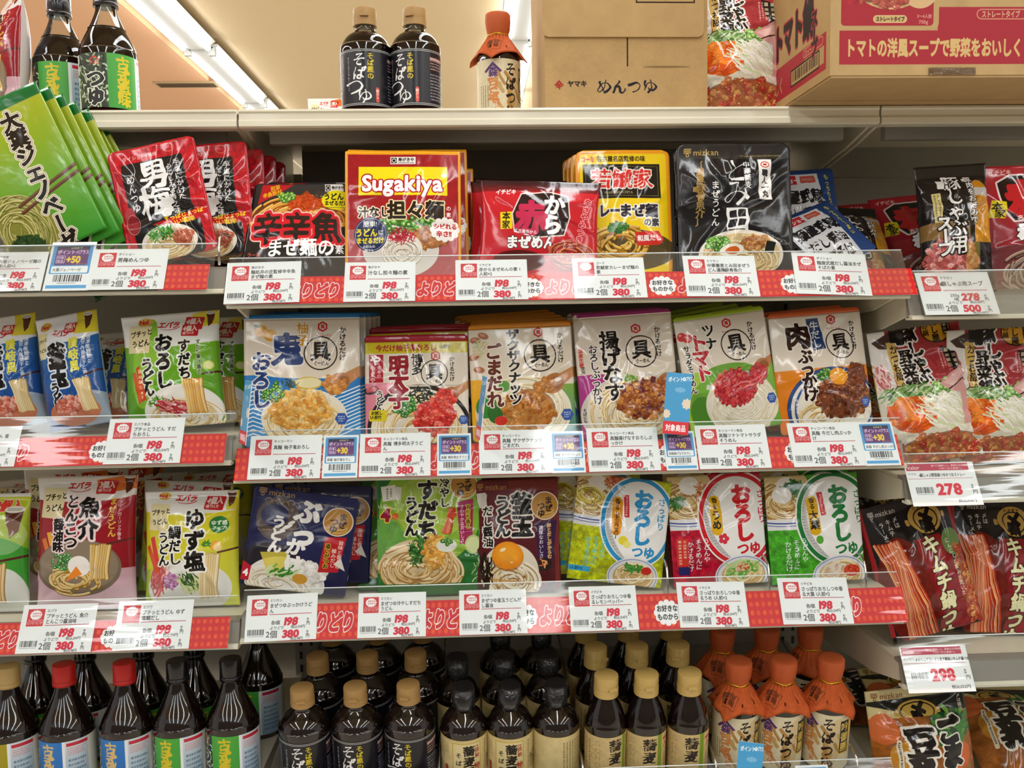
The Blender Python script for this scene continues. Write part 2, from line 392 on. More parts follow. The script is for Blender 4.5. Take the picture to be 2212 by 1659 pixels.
class MB:
    """collects simple solids into one mesh"""
    def __init__(s): s.V, s.F, s.M = [], [], []
    def add(s, V, F, m=0):
        n = len(s.V); s.V += [tuple(v) for v in V]; s.F += [tuple(i+n for i in f) for f in F]; s.M += [m]*len(F); return s
    def box(s, x0, x1, y0, y1, z0, z1, m=0):
        V = [(x, y, z) for z in (z0, z1) for y in (y0, y1) for x in (x0, x1)]
        return s.add(V, [(0, 2, 3, 1), (4, 5, 7, 6), (0, 1, 5, 4), (2, 6, 7, 3), (0, 4, 6, 2), (1, 3, 7, 5)], m)
    def ext(s, prof, x0, x1, m=0):
        """a closed (y, z) outline drawn out along x"""
        n = len(prof); V = [(x0, y, z) for y, z in prof]+[(x1, y, z) for y, z in prof]
        F = [(i, (i+1) % n, n+(i+1) % n, n+i) for i in range(n)]+[tuple(range(n))[::-1], tuple(range(n, 2*n))]
        return s.add(V, F, m)
    def tube(s, pts, r, n=8, m=0):
        P = [Vector(p) for p in pts]; V, F = [], []
        for i, p in enumerate(P):
            t = (P[min(i+1, len(P)-1)]-P[max(i-1, 0)]).normalized(); a = t.orthogonal().normalized() if i == 0 else (u-t*u.dot(t)).normalized(); u = a; b = t.cross(a)
            V += [tuple(p+a*r*math.cos(6.2832*k/n)+b*r*math.sin(6.2832*k/n)) for k in range(n)]
        for i in range(len(P)-1):
            F += [(i*n+k, i*n+(k+1) % n, (i+1)*n+(k+1) % n, (i+1)*n+k) for k in range(n)]
        F += [tuple(range(n))[::-1], tuple(range((len(P)-1)*n, len(P)*n))]
        return s.add(V, F, m)
    def lathe(s, prof, n=40, m=0):
        V = [(r*math.cos(6.2832*k/n), r*math.sin(6.2832*k/n), z) for r, z in prof for k in range(n)]; F = []
        for i in range(len(prof)-1): F += [(i*n+k, i*n+(k+1) % n, (i+1)*n+(k+1) % n, (i+1)*n+k) for k in range(n)]
        F += [tuple(range(n))[::-1], tuple(range((len(prof)-1)*n, len(prof)*n))]
        return s.add(V, F, m)
    def build(s, name, mats, parent=None, smooth=False, bevel=0, loc=None):
        o = obj(name, s.V, s.F, mats, s.M, None, parent, smooth)
        if bevel:
            b = o.modifiers.new('edge', 'BEVEL'); b.width = bevel; b.segments = 2; b.limit_method = 'ANGLE'
        if smooth == 2 or bevel:
            pass
        if loc is not None: o.location = loc
        return o
def sharp(o, ang=40):
    """smooth shading that keeps hard edges"""
    me = o.data; me.polygons.foreach_set('use_smooth', np.ones(len(me.polygons), bool)); me.set_sharp_from_angle(angle=math.radians(ang)); return o

def sstep(x, a, b):
    t = np.clip((x-a)/(b-a), 0, 1); return t*t*(3-2*t)

def pouch_mesh(W, H, T, style='flat', rc=0.004, seal=0.0, seed=1, wr=1.0, side=0.06, topm=0.07, nu=46, nv=54, wave=0.0, bend=0.0, nar=0.05, flare=0.0):
    """front and back sheets of a filled pouch; returns parts as (V, F, fm, uv), body first, then the top band if there is one"""
    rs = np.random.RandomState(seed)
    u = np.linspace(-1, 1, nu+1); v = np.linspace(0, 1, nv+1); U, Vv = np.meshgrid(u, v)
    hw = np.full(nv+1, W/2); zz = v*H
    if rc > 0:
        for i, z in enumerate(zz):
            e = min(z, H-z)
            if e < rc: hw[i] -= rc-math.sqrt(max(rc*rc-(rc-e)**2, 0))
    if style == 'pillow': hw = hw*(1-nar*(1-np.abs(2*v-1)**2.5))
    hw = hw*(1+flare*(0.5-v))
    X = U*hw[:, None]; Z = Vv*H
    if style == 'pillow':
        us = np.abs(U); fu = np.clip(1-us**2.6, 0, 1)**0.55
        fv = np.clip(1-np.abs(2*np.clip((Vv-0.03)/(1-0.03-topm), 0, 1)-1)**2.6, 0, 1)**0.7
        fl = fu*fv
    elif style == 'box':
        us = np.clip(np.abs(U)/(1-side), 0, 1); fu = np.clip(1-us**5, 0, 1)**0.7
        fv = sstep(Vv, 0, 0.08)*(1-0.55*Vv)*(1-sstep(Vv, 0.7, 1-topm)); fl = fu*fv*1.15
    else:
        us = np.clip(np.abs(U)/(1-side), 0, 1); fu = np.cos(np.pi/2*us)**0.75
        fv = sstep(Vv, 0.015, 0.3)**0.8*(1-sstep(Vv, 0.45, 1-topm)*0.999); fl = 0.87*fu*(0.35*np.sin(np.pi*np.clip(Vv/(1-topm), 0, 1))+0.8*fv)
    w = np.zeros_like(U)
    for k in range(int(9*wr)):
        e = rs.rand()
        if e < 0.5: x0, z0 = rs.choice((-1, 1))*W*0.42, H*rs.uniform(0.15, 0.95)
        else: x0, z0 = W*rs.uniform(-0.45, 0.45), H*(1-topm)*rs.choice((1, 1, 0.05))
        x1, z1 = W*rs.uniform(-0.25, 0.25), H*rs.uniform(0.25, 0.75)
        dx, dz = x1-x0, z1-z0; L = math.hypot(dx, dz)+1e-6; L2 = min(L, 0.075)
        s_ = ((X-x0)*dx+(Z-z0)*dz)/L; d = ((X-x0)*dz-(Z-z0)*dx)/L
        d = d+0.003*np.sin(s_*90+k)
        fall = np.exp(-((s_-L2*0.35)/(L2*0.5))**2)
        w += rs.choice((1, 1, -0.8))*0.0019*np.exp(-(d/rs.uniform(0.003, 0.0055))**2)*fall
    for k in range(3):
        a, b_, ph = rs.uniform(-30, 30), rs.uniform(-45, 45), rs.uniform(0, 6.28)
        w += 0.0005*wr*np.sin(X*a+Z*b_+ph)
    m = np.clip(fl*3, 0, 1)
    wv = wave*np.sin(U*3.1+rs.uniform(0, 6))*sstep(Vv, 0.6, 1)+bend*(Vv-0.3)**2*np.sign(Vv-0.3)+0.0006*np.sin(X*55+seed)*(1-m)
    Yf = -0.0006-T/2*fl-w*wr*(0.3+0.7*m)+wv; Yb = 0.0006+T/2*fl+wv
    parts = []
    cuts = [0, nv] if not seal else [0, int(round(nv*(1-seal))), nv]
    for a, b in zip(cuts[:-1], cuts[1:]):
        n = nu+1; R = b-a+1; sl = slice(a, b+1)
        A = np.stack([X[sl].ravel(), Yf[sl].ravel(), Z[sl].ravel()], 1); B = np.stack([X[sl].ravel(), Yb[sl].ravel(), Z[sl].ravel()], 1)
        i = (np.arange(R-1)[:, None]*n+np.arange(nu)[None]).ravel(); off = R*n
        F = np.stack([i, i+1, i+n+1, i+n], 1); G = np.stack([i+off, i+off+n, i+off+n+1, i+off+1], 1)
        e = []
        for r in range(R-1): e += [(r*n, (r+1)*n, off+(r+1)*n, off+r*n), (r*n+nu, off+r*n+nu, off+(r+1)*n+nu, (r+1)*n+nu)]
        t = (R-1)*n
        for c in range(nu): e += [(t+c, t+c+1, off+t+c+1, off+t+c), (c, off+c, off+c+1, c+1)]
        uvv = np.stack([(U[sl].ravel()+1)/2, Vv[sl].ravel()], 1)
        parts.append((np.concatenate([A, B]), np.concatenate([F, G, np.array(e)]), [0]*len(F)+[1]*len(G)+[1]*len(e), np.concatenate([uvv, uvv])))
    return parts

_back = {}
def backing(c):
    if c not in _back: _back[c] = plain('pouch_back_'+c, c, 0.3, bump=(22, 0.3, 0.004))
    return _back[c]

def pouch(label, art, xl, xr, yt, Y, zs, lean=8, roll=0, yaw=0, T=0.022, back='c9c4ba', group=None, name='seasoning_pouch', cx=None, rough=0.13, mat=None, cat='pouch', wpx=None, bump=None, **kw):
    """a filled pouch standing on a shelf at height zs with its base at depth Y; its width, height and place are read off the photograph"""
    L, Rr, Ya = math.radians(lean), math.radians(roll), math.radians(yaw)
    H = 0.15; mid = cx if cx is not None else (xl+xr)/2
    wp = wpx or (xr-xl)
    for _ in range(25):
        ym = Y+0.5*H*math.sin(L); p = at(mid, yt+20, ym); W = wp*math.hypot(1, 0)*abs(AX_F@(p-np.array([CAMX, -CAMD, CAMZ])))/FX
        zt = zs+H*math.cos(L)*math.cos(Rr)+W*abs(math.sin(Rr))*0.5
        py = proj((p[0], Y+H*math.sin(L), zt))[1]
        H += (py-yt)*0.0005
    M = Matrix.Rotation(Ya, 4, 'Z')@Matrix.Rotation(-L, 4, 'X')@Matrix.Rotation(-Rr, 4, 'Y')
    low = min((M@Vector((sx*W/2, 0, 0))).z for sx in (-1, 1))
    c = M@Vector((0, 0, H/2))
    pm = at(mid, proj((p[0], ym, zs+H*0.5))[1], Y+c.y)
    root = empty(name); root.rotation_euler = M.to_euler(); root.location = (pm[0]-c.x, Y, zs-low+0.001+(T*0.25)*math.sin(L))
    m = mat or art.mat('print_'+name, rough=rough, **({'bump': bump} if bump else {}))
    pr = pouch_mesh(W, H, T, **kw)
    for nm, (V, F, fm, uv) in zip(('film_body', 'top_band'), pr): obj(nm, V, F, [m, backing(back)], fm, uv, root)
    tag(root, label, cat, group); root['h'] = H; root['w'] = W; root['zs'] = zs
    return root
def behind(root, label, dx=0, dy=0.026, dz=0, droll=0, dlean=0, group=None):
    c = dup(root, label, group or root.get('group')); c.location = root.location+Vector((dx, dy, dz))
    e = root.rotation_euler
    c.rotation_euler = (Euler(e).to_matrix()@Euler((-math.radians(dlean), -math.radians(droll), 0)).to_matrix()).to_euler()
    return c

def copyto(root, label, px, pyt, Y, roll=0, yaw=0, group=None):
    """another pouch of the same kind on the same shelf, leaning back until its top reaches the height seen in the photograph"""
    c = dup(root, label, group or root.get('group')); H, W = root['h'], root['w']; zs = root['zs']; best = None
    for L in np.arange(0, 75, 1.0):
        l = math.radians(L); M = Matrix.Rotation(math.radians(yaw), 4, 'Z')@Matrix.Rotation(-l, 4, 'X')@Matrix.Rotation(-math.radians(roll), 4, 'Y')
        low = min((M@Vector((s*W/2, 0, 0))).z for s in (-1, 1)); t = M@Vector((0, 0, H))
        x = at(px, pyt+60, Y+t.y/2)[0]; e = abs(proj((x, Y+t.y, zs-low+t.z))[1]-pyt)
        if best is None or e < best[0]: best = (e, M, low, x, t)
    e, M, low, x, t = best; m = M@Vector((0, 0, H/2))
    c.rotation_euler = M.to_euler(); c.location = (x-m.x, Y, zs-low+0.002)
    return c

# ------------------------------------------------------------------ bottles
def bottle(kind, label, x, y, z, rot=0, group=None):
    """a copy of a bottle built once per kind, standing at x, y on a shelf at height z"""
    src = BOT[kind]
    r = src if not src.get('used') else dup(src)
    src['used'] = 1
    r.location = (x, y, z); r.rotation_euler = (0, 0, math.radians(rot)); tag(r, label, 'bottle', group)
    return r
BOT = {}
def label_wrap(root, r, z0, z1, art, a0=-180, a1=180, name='paper_label', n=56, rough=0.45, taper=0.0):
    """a paper label around a bottle; the middle of its artwork faces the aisle"""
    V, F, uv = [], [], []; m = 8
    for i in range(n+1):
        a = math.radians(-90+a0+(a1-a0)*i/n)
        for k in range(m+1):
            t = k/m; rr = r*(1-taper*t); V.append((rr*math.cos(a), rr*math.sin(a), z0+(z1-z0)*t)); uv.append((i/n, t))
    for i in range(n):
        for k in range(m): q = i*(m+1)+k; F.append((q, q+m+1, q+m+2, q+1))
    return obj(name, V, F, art.mat('print_'+name, rough=rough, bump=None), None, uv, root)
def prof(*pts):
    """a smooth bottle outline through (radius, height) points given in millimetres"""
    P = [np.array(p)/1000 for p in pts]; out = [P[0]]
    for i in range(len(P)-1):
        p0, p1, p2, p3 = P[max(i-1, 0)], P[i], P[i+1], P[min(i+2, len(P)-1)]
        for k in range(1, 5):
            t = k/4; q = 0.5*((2*p1)+(p2-p0)*t+(2*p0-5*p1+4*p2-p3)*t*t+(3*p1-p0-3*p2+p3)*t**3)
            out.append(np.array([max(q[0], 0.0002), min(max(q[1], min(p1[1], p2[1])), max(p1[1], p2[1]))]))
    return [tuple(q) for q in out]
# ------------------------------------------------------------------ the setting: floor, ceiling, far wall
M_CREAM = plain('cream_steel', 'dcd4bd', 0.35, mottle=0.03, mscale=3)
M_LIP = plain('cream_lip', 'e3dcc6', 0.3, mottle=0.04, mscale=9, coat=0.2)
M_RAIL = plain('rail_grey', '857f74', 0.4, mottle=0.04, mscale=8)
M_GREY = plain('grey_steel', '9a958a', 0.4, mottle=0.05, mscale=5)
M_PANEL = plain('back_panel_paint', 'a8a399', 0.5, mottle=0.03, mscale=2)
M_WIRE = plain('chrome_wire', 'd0d0d0', 0.12, 1.0)
M_CLEAR = clear_mat('clear_acrylic', 'fbfdfd', ripple=0.22, body=0.02, rscale=6, boost=0.34, rough=.05, stretch=(0.5, 1, 7))
M_FILM = clear_mat('clear_film', 'f6faf9', ripple=0.5, body=0.03, rscale=30)
struct(MB().box(-6, 6, -4, 12, -0.05, 0).build('floor', plain('floor_vinyl', 'c4bcae', 0.3, mottle=0.04, mscale=1.5)), 'pale vinyl shop floor')
struct(MB().box(-1.42, 6, -4, 12, ZCEIL, ZCEIL+0.05).build('ceiling', plain('ceiling_board', 'e8d0a6', 0.8, mottle=0.015, mscale=60)), 'cream ceiling boards above the aisles')
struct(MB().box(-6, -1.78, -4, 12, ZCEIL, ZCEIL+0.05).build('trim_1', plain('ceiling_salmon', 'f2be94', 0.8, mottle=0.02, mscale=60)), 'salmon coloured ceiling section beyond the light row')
struct(MB().box(-1.78, -1.42, -4, 12, ZCEIL+0.03, ZCEIL+0.08).build('trim_2', plain('ceiling_channel', 'c9b48f', 0.7)), 'tan ceiling channel that holds the light row')
struct(MB().box(-6, 6, 12, 12.1, 0, ZCEIL).build('wall_back', plain('far_wall', 'e9d2ae', 0.8)), 'far shop wall')

struct(MB().box(-4.5, 4.5, -3.3, -3.1, 0, 1.95).build('wall_front', plain('added_aisle_slab', '6e655c', 0.7, mottle=0.35, mscale=5)), 'unseen dark slab for the opposite aisle shelving, added to darken reflections')  # plain slab added out of view so the dark bottles reflect less brightness

# ------------------------------------------------------------------ ceiling lights and vent
M_TUBE = glow_mat('fluorescent_tube', (0.93, 0.98, 1.0), 9.0)
M_FIX = plain('fixture_white', 'e8ebea', 0.4)
def fixture(lx, y0, label):
    t = empty('ceiling_light', (lx, y0, ZCEIL))
    b = MB(); n = 1.21
    b.add([(-0.1, 0, -0.004), (0.1, 0, -0.004), (0.1, n, -0.004), (-0.1, n, -0.004), (-0.045, 0, -0.045), (0.045, 0, -0.045), (0.045, n, -0.045), (-0.045, n, -0.045)],
          [(0, 1, 2, 3), (7, 6, 5, 4), (0, 4, 5, 1), (1, 5, 6, 2), (2, 6, 7, 3), (3, 7, 4, 0)])
    b.build('housing', M_FIX, t)
    for s in (-1, 1):
        c = MB().tube([(s*0.066, 0.03, -0.045), (s*0.066, n-0.03, -0.045)], 0.016, 12).build('fluorescent_tube', M_TUBE, t, True)
        MB().box(s*0.066-0.018, s*0.066+0.018, 0.0, 0.03, -0.065, -0.02).build('lamp_holder', M_FIX, t)
    tag(t, label, 'ceiling light', 'ceiling lights behind the shelves')
YS = (1.46, 2.71, 3.96, 5.21, 6.46)
ORD = ('nearest', 'second nearest', 'middle', 'second farthest', 'farthest')
for y0, w in zip(YS, ORD): fixture(-1.6, y0, w+' twin tube light of the row over the left end of the shelves')
for y0, w in zip((1.3, 2.55, 3.8, 5.05, 6.3), ORD): fixture(0.15, y0, w+' twin tube light of the row beside the brown carton')
t = empty('ceiling_vent', (-1.93, 4.82, ZCEIL))
MB().box(-0.2, 0.2, -0.06, 0.06, -0.012, 0.0).build('vent_frame', plain('vent_cream', 'cbb58f', 0.5), t)
for k in range(4): MB().box(-0.18, 0.18, -0.045+k*0.024, -0.037+k*0.024, -0.017, -0.012).build('vent_slat', plain('vent_dark', '6a5a44', 0.5) if k == 0 else bpy.data.materials['vent_dark'], t)
tag(t, 'small slatted air vent in the salmon ceiling', 'vent')

# ------------------------------------------------------------------ shelving: uprights, panels, boards
BAY = {'left': (-1.349, -0.4515), 'middle': (-0.4485, 0.4485), 'right': (0.4515, 1.349)}
ZB = {'left': (1.609, 1.3803, 1.157, 0.9106, 0.653), 'middle': (1.609, 1.3606, 1.1327, 0.9175, 0.65), 'right': (1.609, 1.332, 1.0824, 0.824, 0.57)}
LEV = ('top shelf', 'second shelf', 'third shelf', 'fourth shelf', 'bottom shelf')
TH = 0.035
for bay, (x0, x1) in BAY.items():
    t = empty('gondola_back', ((x0+x1)/2, 0.47, 0)); h = (x1-x0)/2
    MB().box(-h, h, 0, 0.012, 0.1, 1.6).build('back_panel', M_PANEL, t)
    tag(t, 'grey back panel behind the %s bay of shelves' % bay, 'shelf panel', 'back panels of the shelving')
for k, x in enumerate((-0.45, 0.45)):
    t = empty('upright_post', (x, 0.452, 0)); b = MB().box(-0.02, 0.02, 0, 0.018, 0, 1.6); b.build('post', M_GREY, t)
    b = MB()
    for z in np.arange(0.62, 1.58, 0.025): b.box(-0.012, -0.007, -0.001, 0.002, z, z+0.014); b.box(0.007, 0.012, -0.001, 0.002, z, z+0.014)
    b.build('slot_rows', plain('slot_dark', '2b2925', 0.8) if k == 0 else bpy.data.materials['slot_dark'], t)['kind'] = 'stuff'
    tag(t, ('slotted steel upright between the left and middle bays', 'slotted steel upright between the middle and right bays')[k], 'post')
def shelf(bay, lev):
    x0, x1 = BAY[bay]; zb = ZB[bay][lev]-(.034 if (bay, lev) == ('middle', 4) else 0); L = x1-x0
    yf = 0.1 if lev == 0 else 0.0; yb = 0.82 if lev == 0 else 0.445
    th = 0.025 if lev == 0 else TH
    t = empty('store_shelf', (x0, 0, zb))
    MB().box(0.001, L-0.001, yf+(0.006 if lev == 0 else 0.016), yb, th-0.004, th).build('shelf_board', M_CREAM, t)
    if lev == 0: pr = [(yf, 0.0), (yf-0.004, 0.002), (yf-0.004, 0.009), (yf-0.0015, 0.012), (yf-0.0015, 0.0195), (yf-0.004, 0.022), (yf-0.003, th), (yf+0.02, th+0.001), (yf+0.02, th-0.003), (yf+0.004, th-0.004), (yf+0.004, 0.003), (yf+0.02, 0.003), (yf+0.02, 0.0)]
    if lev == 0: MB().ext(pr, 0.0, L).build('front_lip', M_LIP, t)
    else:
        MB().ext([(yf, 0.0), (yf-0.003, 0.001), (yf-0.003, 0.0045), (yf+0.003, 0.0065), (yf+0.008, 0.0065), (yf+0.006, 0.003), (yf+0.016, 0.003), (yf+0.016, 0.0)], 0.0, L).build('front_lip', M_LIP, t)
        MB().ext([(yf+0.0035, 0.0066), (yf+0.013, 0.032), (yf+0.013, th), (yf+0.03, th+0.001), (yf+0.03, th-0.003), (yf+0.017, th-0.004), (yf+0.0078, 0.0066)], 0.0, L).build('rail_face', M_RAIL, t)
    for xx in ((0.002, 0.006), (L-0.006, L-0.002)):
        ye = min(yb, 0.445)
        f = MB().ext([(yf+0.02, th-0.005), (yf+0.02, th-0.03 if lev else 0.002), (yf+0.1, -0.015), (ye, -0.05), (ye, th-0.005)], *xx); f.build('shelf_bracket', M_CREAM, t)
    if lev == 0 and bay != 'x':
        MB().box(0.03, L-0.03, yf+0.05, yf+0.065, -0.012, th-0.004).build('stiffener', M_GREY, t)
        MB().box(0.03, L-0.03, 0.4, 0.415, -0.03, th-0.004).build('rear_stiffener', M_GREY, t)
    tag(t, 'cream steel %s of the %s bay' % (LEV[lev], bay), 'shelf', 'shelves of the %s bay' % bay)
for bay in BAY:
    for lev in range(5): shelf(bay, lev)

# ------------------------------------------------------------------ sloping price guards, cards and promotion strips
GB, GT = np.array([-0.013, 0.007]), np.array([0.022, 0.066])          # (y, z) of the guard's foot and top above the shelf's underside
GD = (GT-GB)/np.linalg.norm(GT-GB); GL = float(np.linalg.norm(GT-GB)); GN = np.array([-GD[1], GD[0]])
def on_guard(zb, x, s, off=0.0):
    q = GB+GD*s+GN*off
    return np.array([x, q[0], zb+q[1]])
def guard_x(px, zb, s=0.03):
    """x on a guard seen at pixel column px"""
    y, z = (GB+GD*s)[0], zb+(GB+GD*s)[1]
    x = 0.0
    for _ in range(12): x += (px-proj((x, y, z))[0])*0.0006
    return x
def sheet(name, x0, x1, s0, s1, off, zb, mats, art_uv=True, th=0.0006, tilt=0.0, parent=None):
    c = on_guard(zb, (x0+x1)/2, (s0+s1)/2, off); hx, hs = (x1-x0)/2, (s1-s0)/2; V = []; ct, st = math.cos(math.radians(tilt)), math.sin(math.radians(tilt))
    up = np.array([0, GD[0], GD[1]]); nn = np.array([0, GN[0], GN[1]]); ex = np.array([1.0, 0, 0])
    for d in (th/2, -th/2):
        for a, b in ((-hx, -hs), (hx, -hs), (hx, hs), (-hx, hs)): V.append(ex*(a*ct-b*st)+up*(b*ct+a*st)+nn*d)
    F = [(0, 1, 2, 3), (7, 6, 5, 4), (0, 4, 5, 1), (1, 5, 6, 2), (2, 6, 7, 3), (3, 7, 4, 0)]
    o = obj(name, V, F, mats, [0]+[len(mats)-1]*5 if isinstance(mats, list) else None, [(0, 0), (1, 0), (1, 1), (0, 1)]*2, parent, False)
    o.location = c
    return o
M_CARD = plain('card_stock', 'f4f4f2', 0.5)
def guard(bay, lev, x0, x1, label, top=GL, s0=0.0):
    zb = ZB[bay][lev]; t = empty('price_guard', (0, 0, 0))
    g = sheet('clear_panel', x0, x1, s0, top, 0.0, zb, M_CLEAR, th=0.0012); g.parent = t
    r = on_guard(zb, 0, top); MB().tube([(x0, r[1], r[2]), (x1, r[1], r[2])], 0.0008, 8).build('top_edge', plain('acrylic_edge', 'e6ecec', 0.15, spec=0.8) if 'acrylic_edge' not in bpy.data.materials else bpy.data.materials['acrylic_edge'], t, True)
    f = on_guard(zb, 0, s0, -0.003); MB().box(x0, x1, f[1]+0.0015, f[1]+0.005, f[2]-0.0025, f[2]-0.0005).build('foot_channel', M_CLEAR, t)
    tag(t, label, 'price guard'); return t

def yoridori(a, x, y, s):
    """small red stamp with a white cloud"""
    a.rect(x, y, x+34*s, y+35*s, 'd8323c', 1); a.cloud(x+17*s, y+12*s, 11*s, 9*s)
    a.text('お好きな', x+9.5*s, y+9*s, 4.4*s, 'c33'); a.text('ものから', x+9.5*s, y+14*s, 4.4*s, 'c33')
    a.text('よりどり', x+1*s, y+26*s, 9.6*s, 'd8323c', out=[(0.1, 'fff')], b=0.05, sx=0.86)
def price_art(maker, l1, l2='', p1='198', t1='214', p2='380', t2='411', unit='各1個'):
    a = Art(0, 0, 150, 98, 'f8f8f7', 2.8)
    yoridori(a, 11, 9, 1.0)
    a.text(maker, 49, 13, 7.2, '555', sx=0.9)
    if l2: a.text(l1, 49, 24, 10.2, '444', sx=0.88, b=0.02); a.text(l2, 49, 35, 10.2, '444', sx=0.88, b=0.02)
    else: a.text(l1, 49, 27, 12 if len(l1) < 9 else 10.2, '333', sx=0.88, b=0.02)
    a.rect(49, 42, 138, 43.3, 'b8344a')
    if unit == '250g':
        a.text('250g', 60, 54, 9, '555'); a.text('1個', 66, 63, 8, '555')
    else: a.text(unit, 54, 60, 9.5, '444', sx=0.9)
    a.text(p1, 82, 58, 22, 'dc2340', b=0.055, sx=1.05, sh=0.12); a.text('本体', 131, 52, 5.5, '555', v=1); a.text('円', 128, 64, 8, '555')
    a.text('税込'+t1+'円', 96, 70, 7.4, '555', sx=0.95)
    a.text('よりどり', 52, 71, 7.5, '555', sh=0.15); a.text('2個', 44, 84, 17, '444', sx=0.95, b=0.01)
    a.text(p2, 79, 84, 21, 'dc2340', b=0.055, sx=1.1, sh=0.05); a.text('本体', 131, 78, 5.5, '555', v=1); a.text('円', 128, 90, 8, '555')
    a.text('税込'+t2+'円', 96, 94.3, 7.0, '555', sx=0.95)
    a.bars(6, 73, 40, 85, len(l1)*7+ord(l1[-1])); a.lines(7, 86, 40, 89, '888', 1)
    return a
def price_card(bay, lev, px0, px1, label, art, s0=0.001, s1=None, off=-0.0022, tilt=0, group='price cards on the shelf fronts', extra=0):
    zb = ZB[bay][lev]; x0, x1 = guard_x(px0, zb), guard_x(px1, zb)
    h = (x1-x0)*98/150 if s1 is None else s1-s0
    o = sheet('price_card', x0, x1, s0, s0+h, off, zb, [art.mat('print_price_card', rough=0.6, bump=None, spec=0.15), M_CARD], tilt=tilt)
    return tag(o, label, 'price card', group)
def point_art(n='+30', name='具麺'):
    a = Art(0, 0, 76, 100, 'fafafa', 2.6)
    a.rect(4, 5, 72, 66, '4f9fd8', 3); a.rect(10, 9, 66, 48, '6a3a7a', 3); a.grad(10, 9, 66, 16, '24283c', '443060')
    a.text('6/30まで', 34, 12.5, 5, 'f3e6a0'); a.text('ポイント', 12, 21, 9.5, 'f7d9f0', b=0.03, sx=0.8); a.text('の', 43, 21, 6.5, 'f7d9f0', b=.02); a.text('プラス', 48, 21, 9.5, 'f7d9f0', b=0.03, sx=0.62)
    a.rect(12, 28, 27, 44, 'e8c8e8', 1); a.rect(13, 29, 26, 43, '6a3a7a', 1); a.text('対象', 13.5, 32.5, 6.4, 'f4dff2', sx=.9); a.text('商品', 13.5, 39.5, 6.4, 'f4dff2', sx=.9)
    a.text(n, 29, 36, 19, 'ffd84a', b=0.05, sx=.82); a.text('ポイント', 47, 45.5, 4.6, 'f0a040')
    a.rect(7, 50, 69, 64, 'fdfdfd', 2); a.text(name, 9, 57.5, 7.6, '444', sx=.8, b=.01)
    a.bars(14, 68, 62, 82, len(name)*5+3); a.lines(22, 83, 54, 86.5, '777', 1); a.rect(4, 89, 72, 95.5, '58a9e0')
    return a
def point_card(bay, lev, px0, px1, label, art, s0=0.0005, off=-0.0022):
    zb = ZB[bay][lev]; x0, x1 = guard_x(px0, zb), guard_x(px1, zb)
    o = sheet('point_card', x0, x1, s0, s0+(x1-x0)*100/76, off, zb, [art.mat('print_point_card', rough=0.6, bump=None, spec=0.15), M_CARD])
    return tag(o, label, 'point card', 'blue bordered point cards')
def promo_art(w, spots):
    """red dotted paper strip; spots are the left ends of its repeating slogan"""
    a = Art(0, 0, w, 60, 'd8232a', 1.7)
    for j in range(4):
        for i in range(int(w/13.5)+1): a.ell(i*13.5+(0 if j % 2 == 0 else 0)+4, 8+j*14.5, 4.2, 4.4, 'f2592a' if (i+j) % 2 else 'ee4a28')
    for x in spots:
        a.cloud(x+27, 32, 27, 20); a.text('お好きな', x+4, 25, 11.5, '222', b=.03, sx=1.0); a.text('ものから', x+4, 39, 11.5, '222', b=.03)
        a.text('よりどり', x+60, 31, 34, 'd8232a', out=[(0.11, 'fff')], b=.06, sx=.82, sh=.18)
    return a
def promo(bay, lev, px0, px1, spots, label, frac=0.62):
    zb = ZB[bay][lev]; x0, x1 = guard_x(px0, zb), guard_x(px1, zb); w = px1-px0
    o = sheet('promotion_strip', x0, x1, 0.0005, 0.0005+GL*frac, -0.0042, zb, [promo_art(w, [q-px0 for q in spots]).mat('print_promo', rough=0.6, bump=None, spec=0.15), M_CARD])
    return tag(o, label, 'promotion strip', 'red promotion strips on the shelf fronts')

# guards (world x extents) and their strips
guard('middle', 1, guard_x(489, ZB['middle'][1]), guard_x(1960, ZB['middle'][1]), 'long clear acrylic guard along the second shelf, middle bay')
guard('middle', 2, guard_x(513, ZB['middle'][2]), guard_x(1957, ZB['middle'][2]), 'long clear acrylic guard along the third shelf, middle bay')
guard('middle', 3, guard_x(522, ZB['middle'][3]), guard_x(1950, ZB['middle'][3]), 'long clear acrylic guard along the fourth shelf, middle bay')
guard('middle', 4, guard_x(1060, ZB['middle'][4]), guard_x(1938, ZB['middle'][4]), 'clear acrylic guard before the bottles of the bottom shelf')
guard('left', 1, -0.95, guard_x(462, ZB['left'][1]), 'clear acrylic guard under the red and green pouches, left bay')
guard('left', 2, -0.95, guard_x(503, ZB['left'][2]), 'clear acrylic guard under the blue noodle pouches, left bay')
guard('left', 3, -0.95, guard_x(508, ZB['left'][3]), 'clear acrylic guard under the red and yellow noodle pouches, left bay')
guard('right', 1, guard_x(1985, ZB['right'][1]), 0.95, 'clear acrylic guard on the second shelf of the right bay')
guard('right', 2, guard_x(1960, ZB['right'][2]), 0.95, 'clear acrylic guard on the third shelf of the right bay')
guard('right', 3, guard_x(1950, ZB['right'][3]), 0.95, 'clear acrylic guard on the fourth shelf of the right bay')
promo('middle', 1, 487, 1975, (557, 830, 1105, 1392, 1680), 'red dotted slogan strip along the second shelf of the middle bay', .6)
promo('middle', 2, 508, 1945, (590, 860, 1110, 1410, 1690), 'red dotted slogan strip along the third shelf of the middle bay', .66)
promo('middle', 3, 600, 1955, (590, 840, 1095, 1405, 1690), 'red dotted slogan strip along the fourth shelf of the middle bay', .7)
promo('left', 1, 345, 450, (), 'short red dotted strip right of the plum sauce price card', .56)
promo('left', 2, -200, 487, (-110, 192), 'red dotted slogan strip under the blue noodle pouches', .6)
promo('left', 3, -200, 495, (-130, 217), 'red dotted slogan strip under the red and yellow noodle pouches', .6)

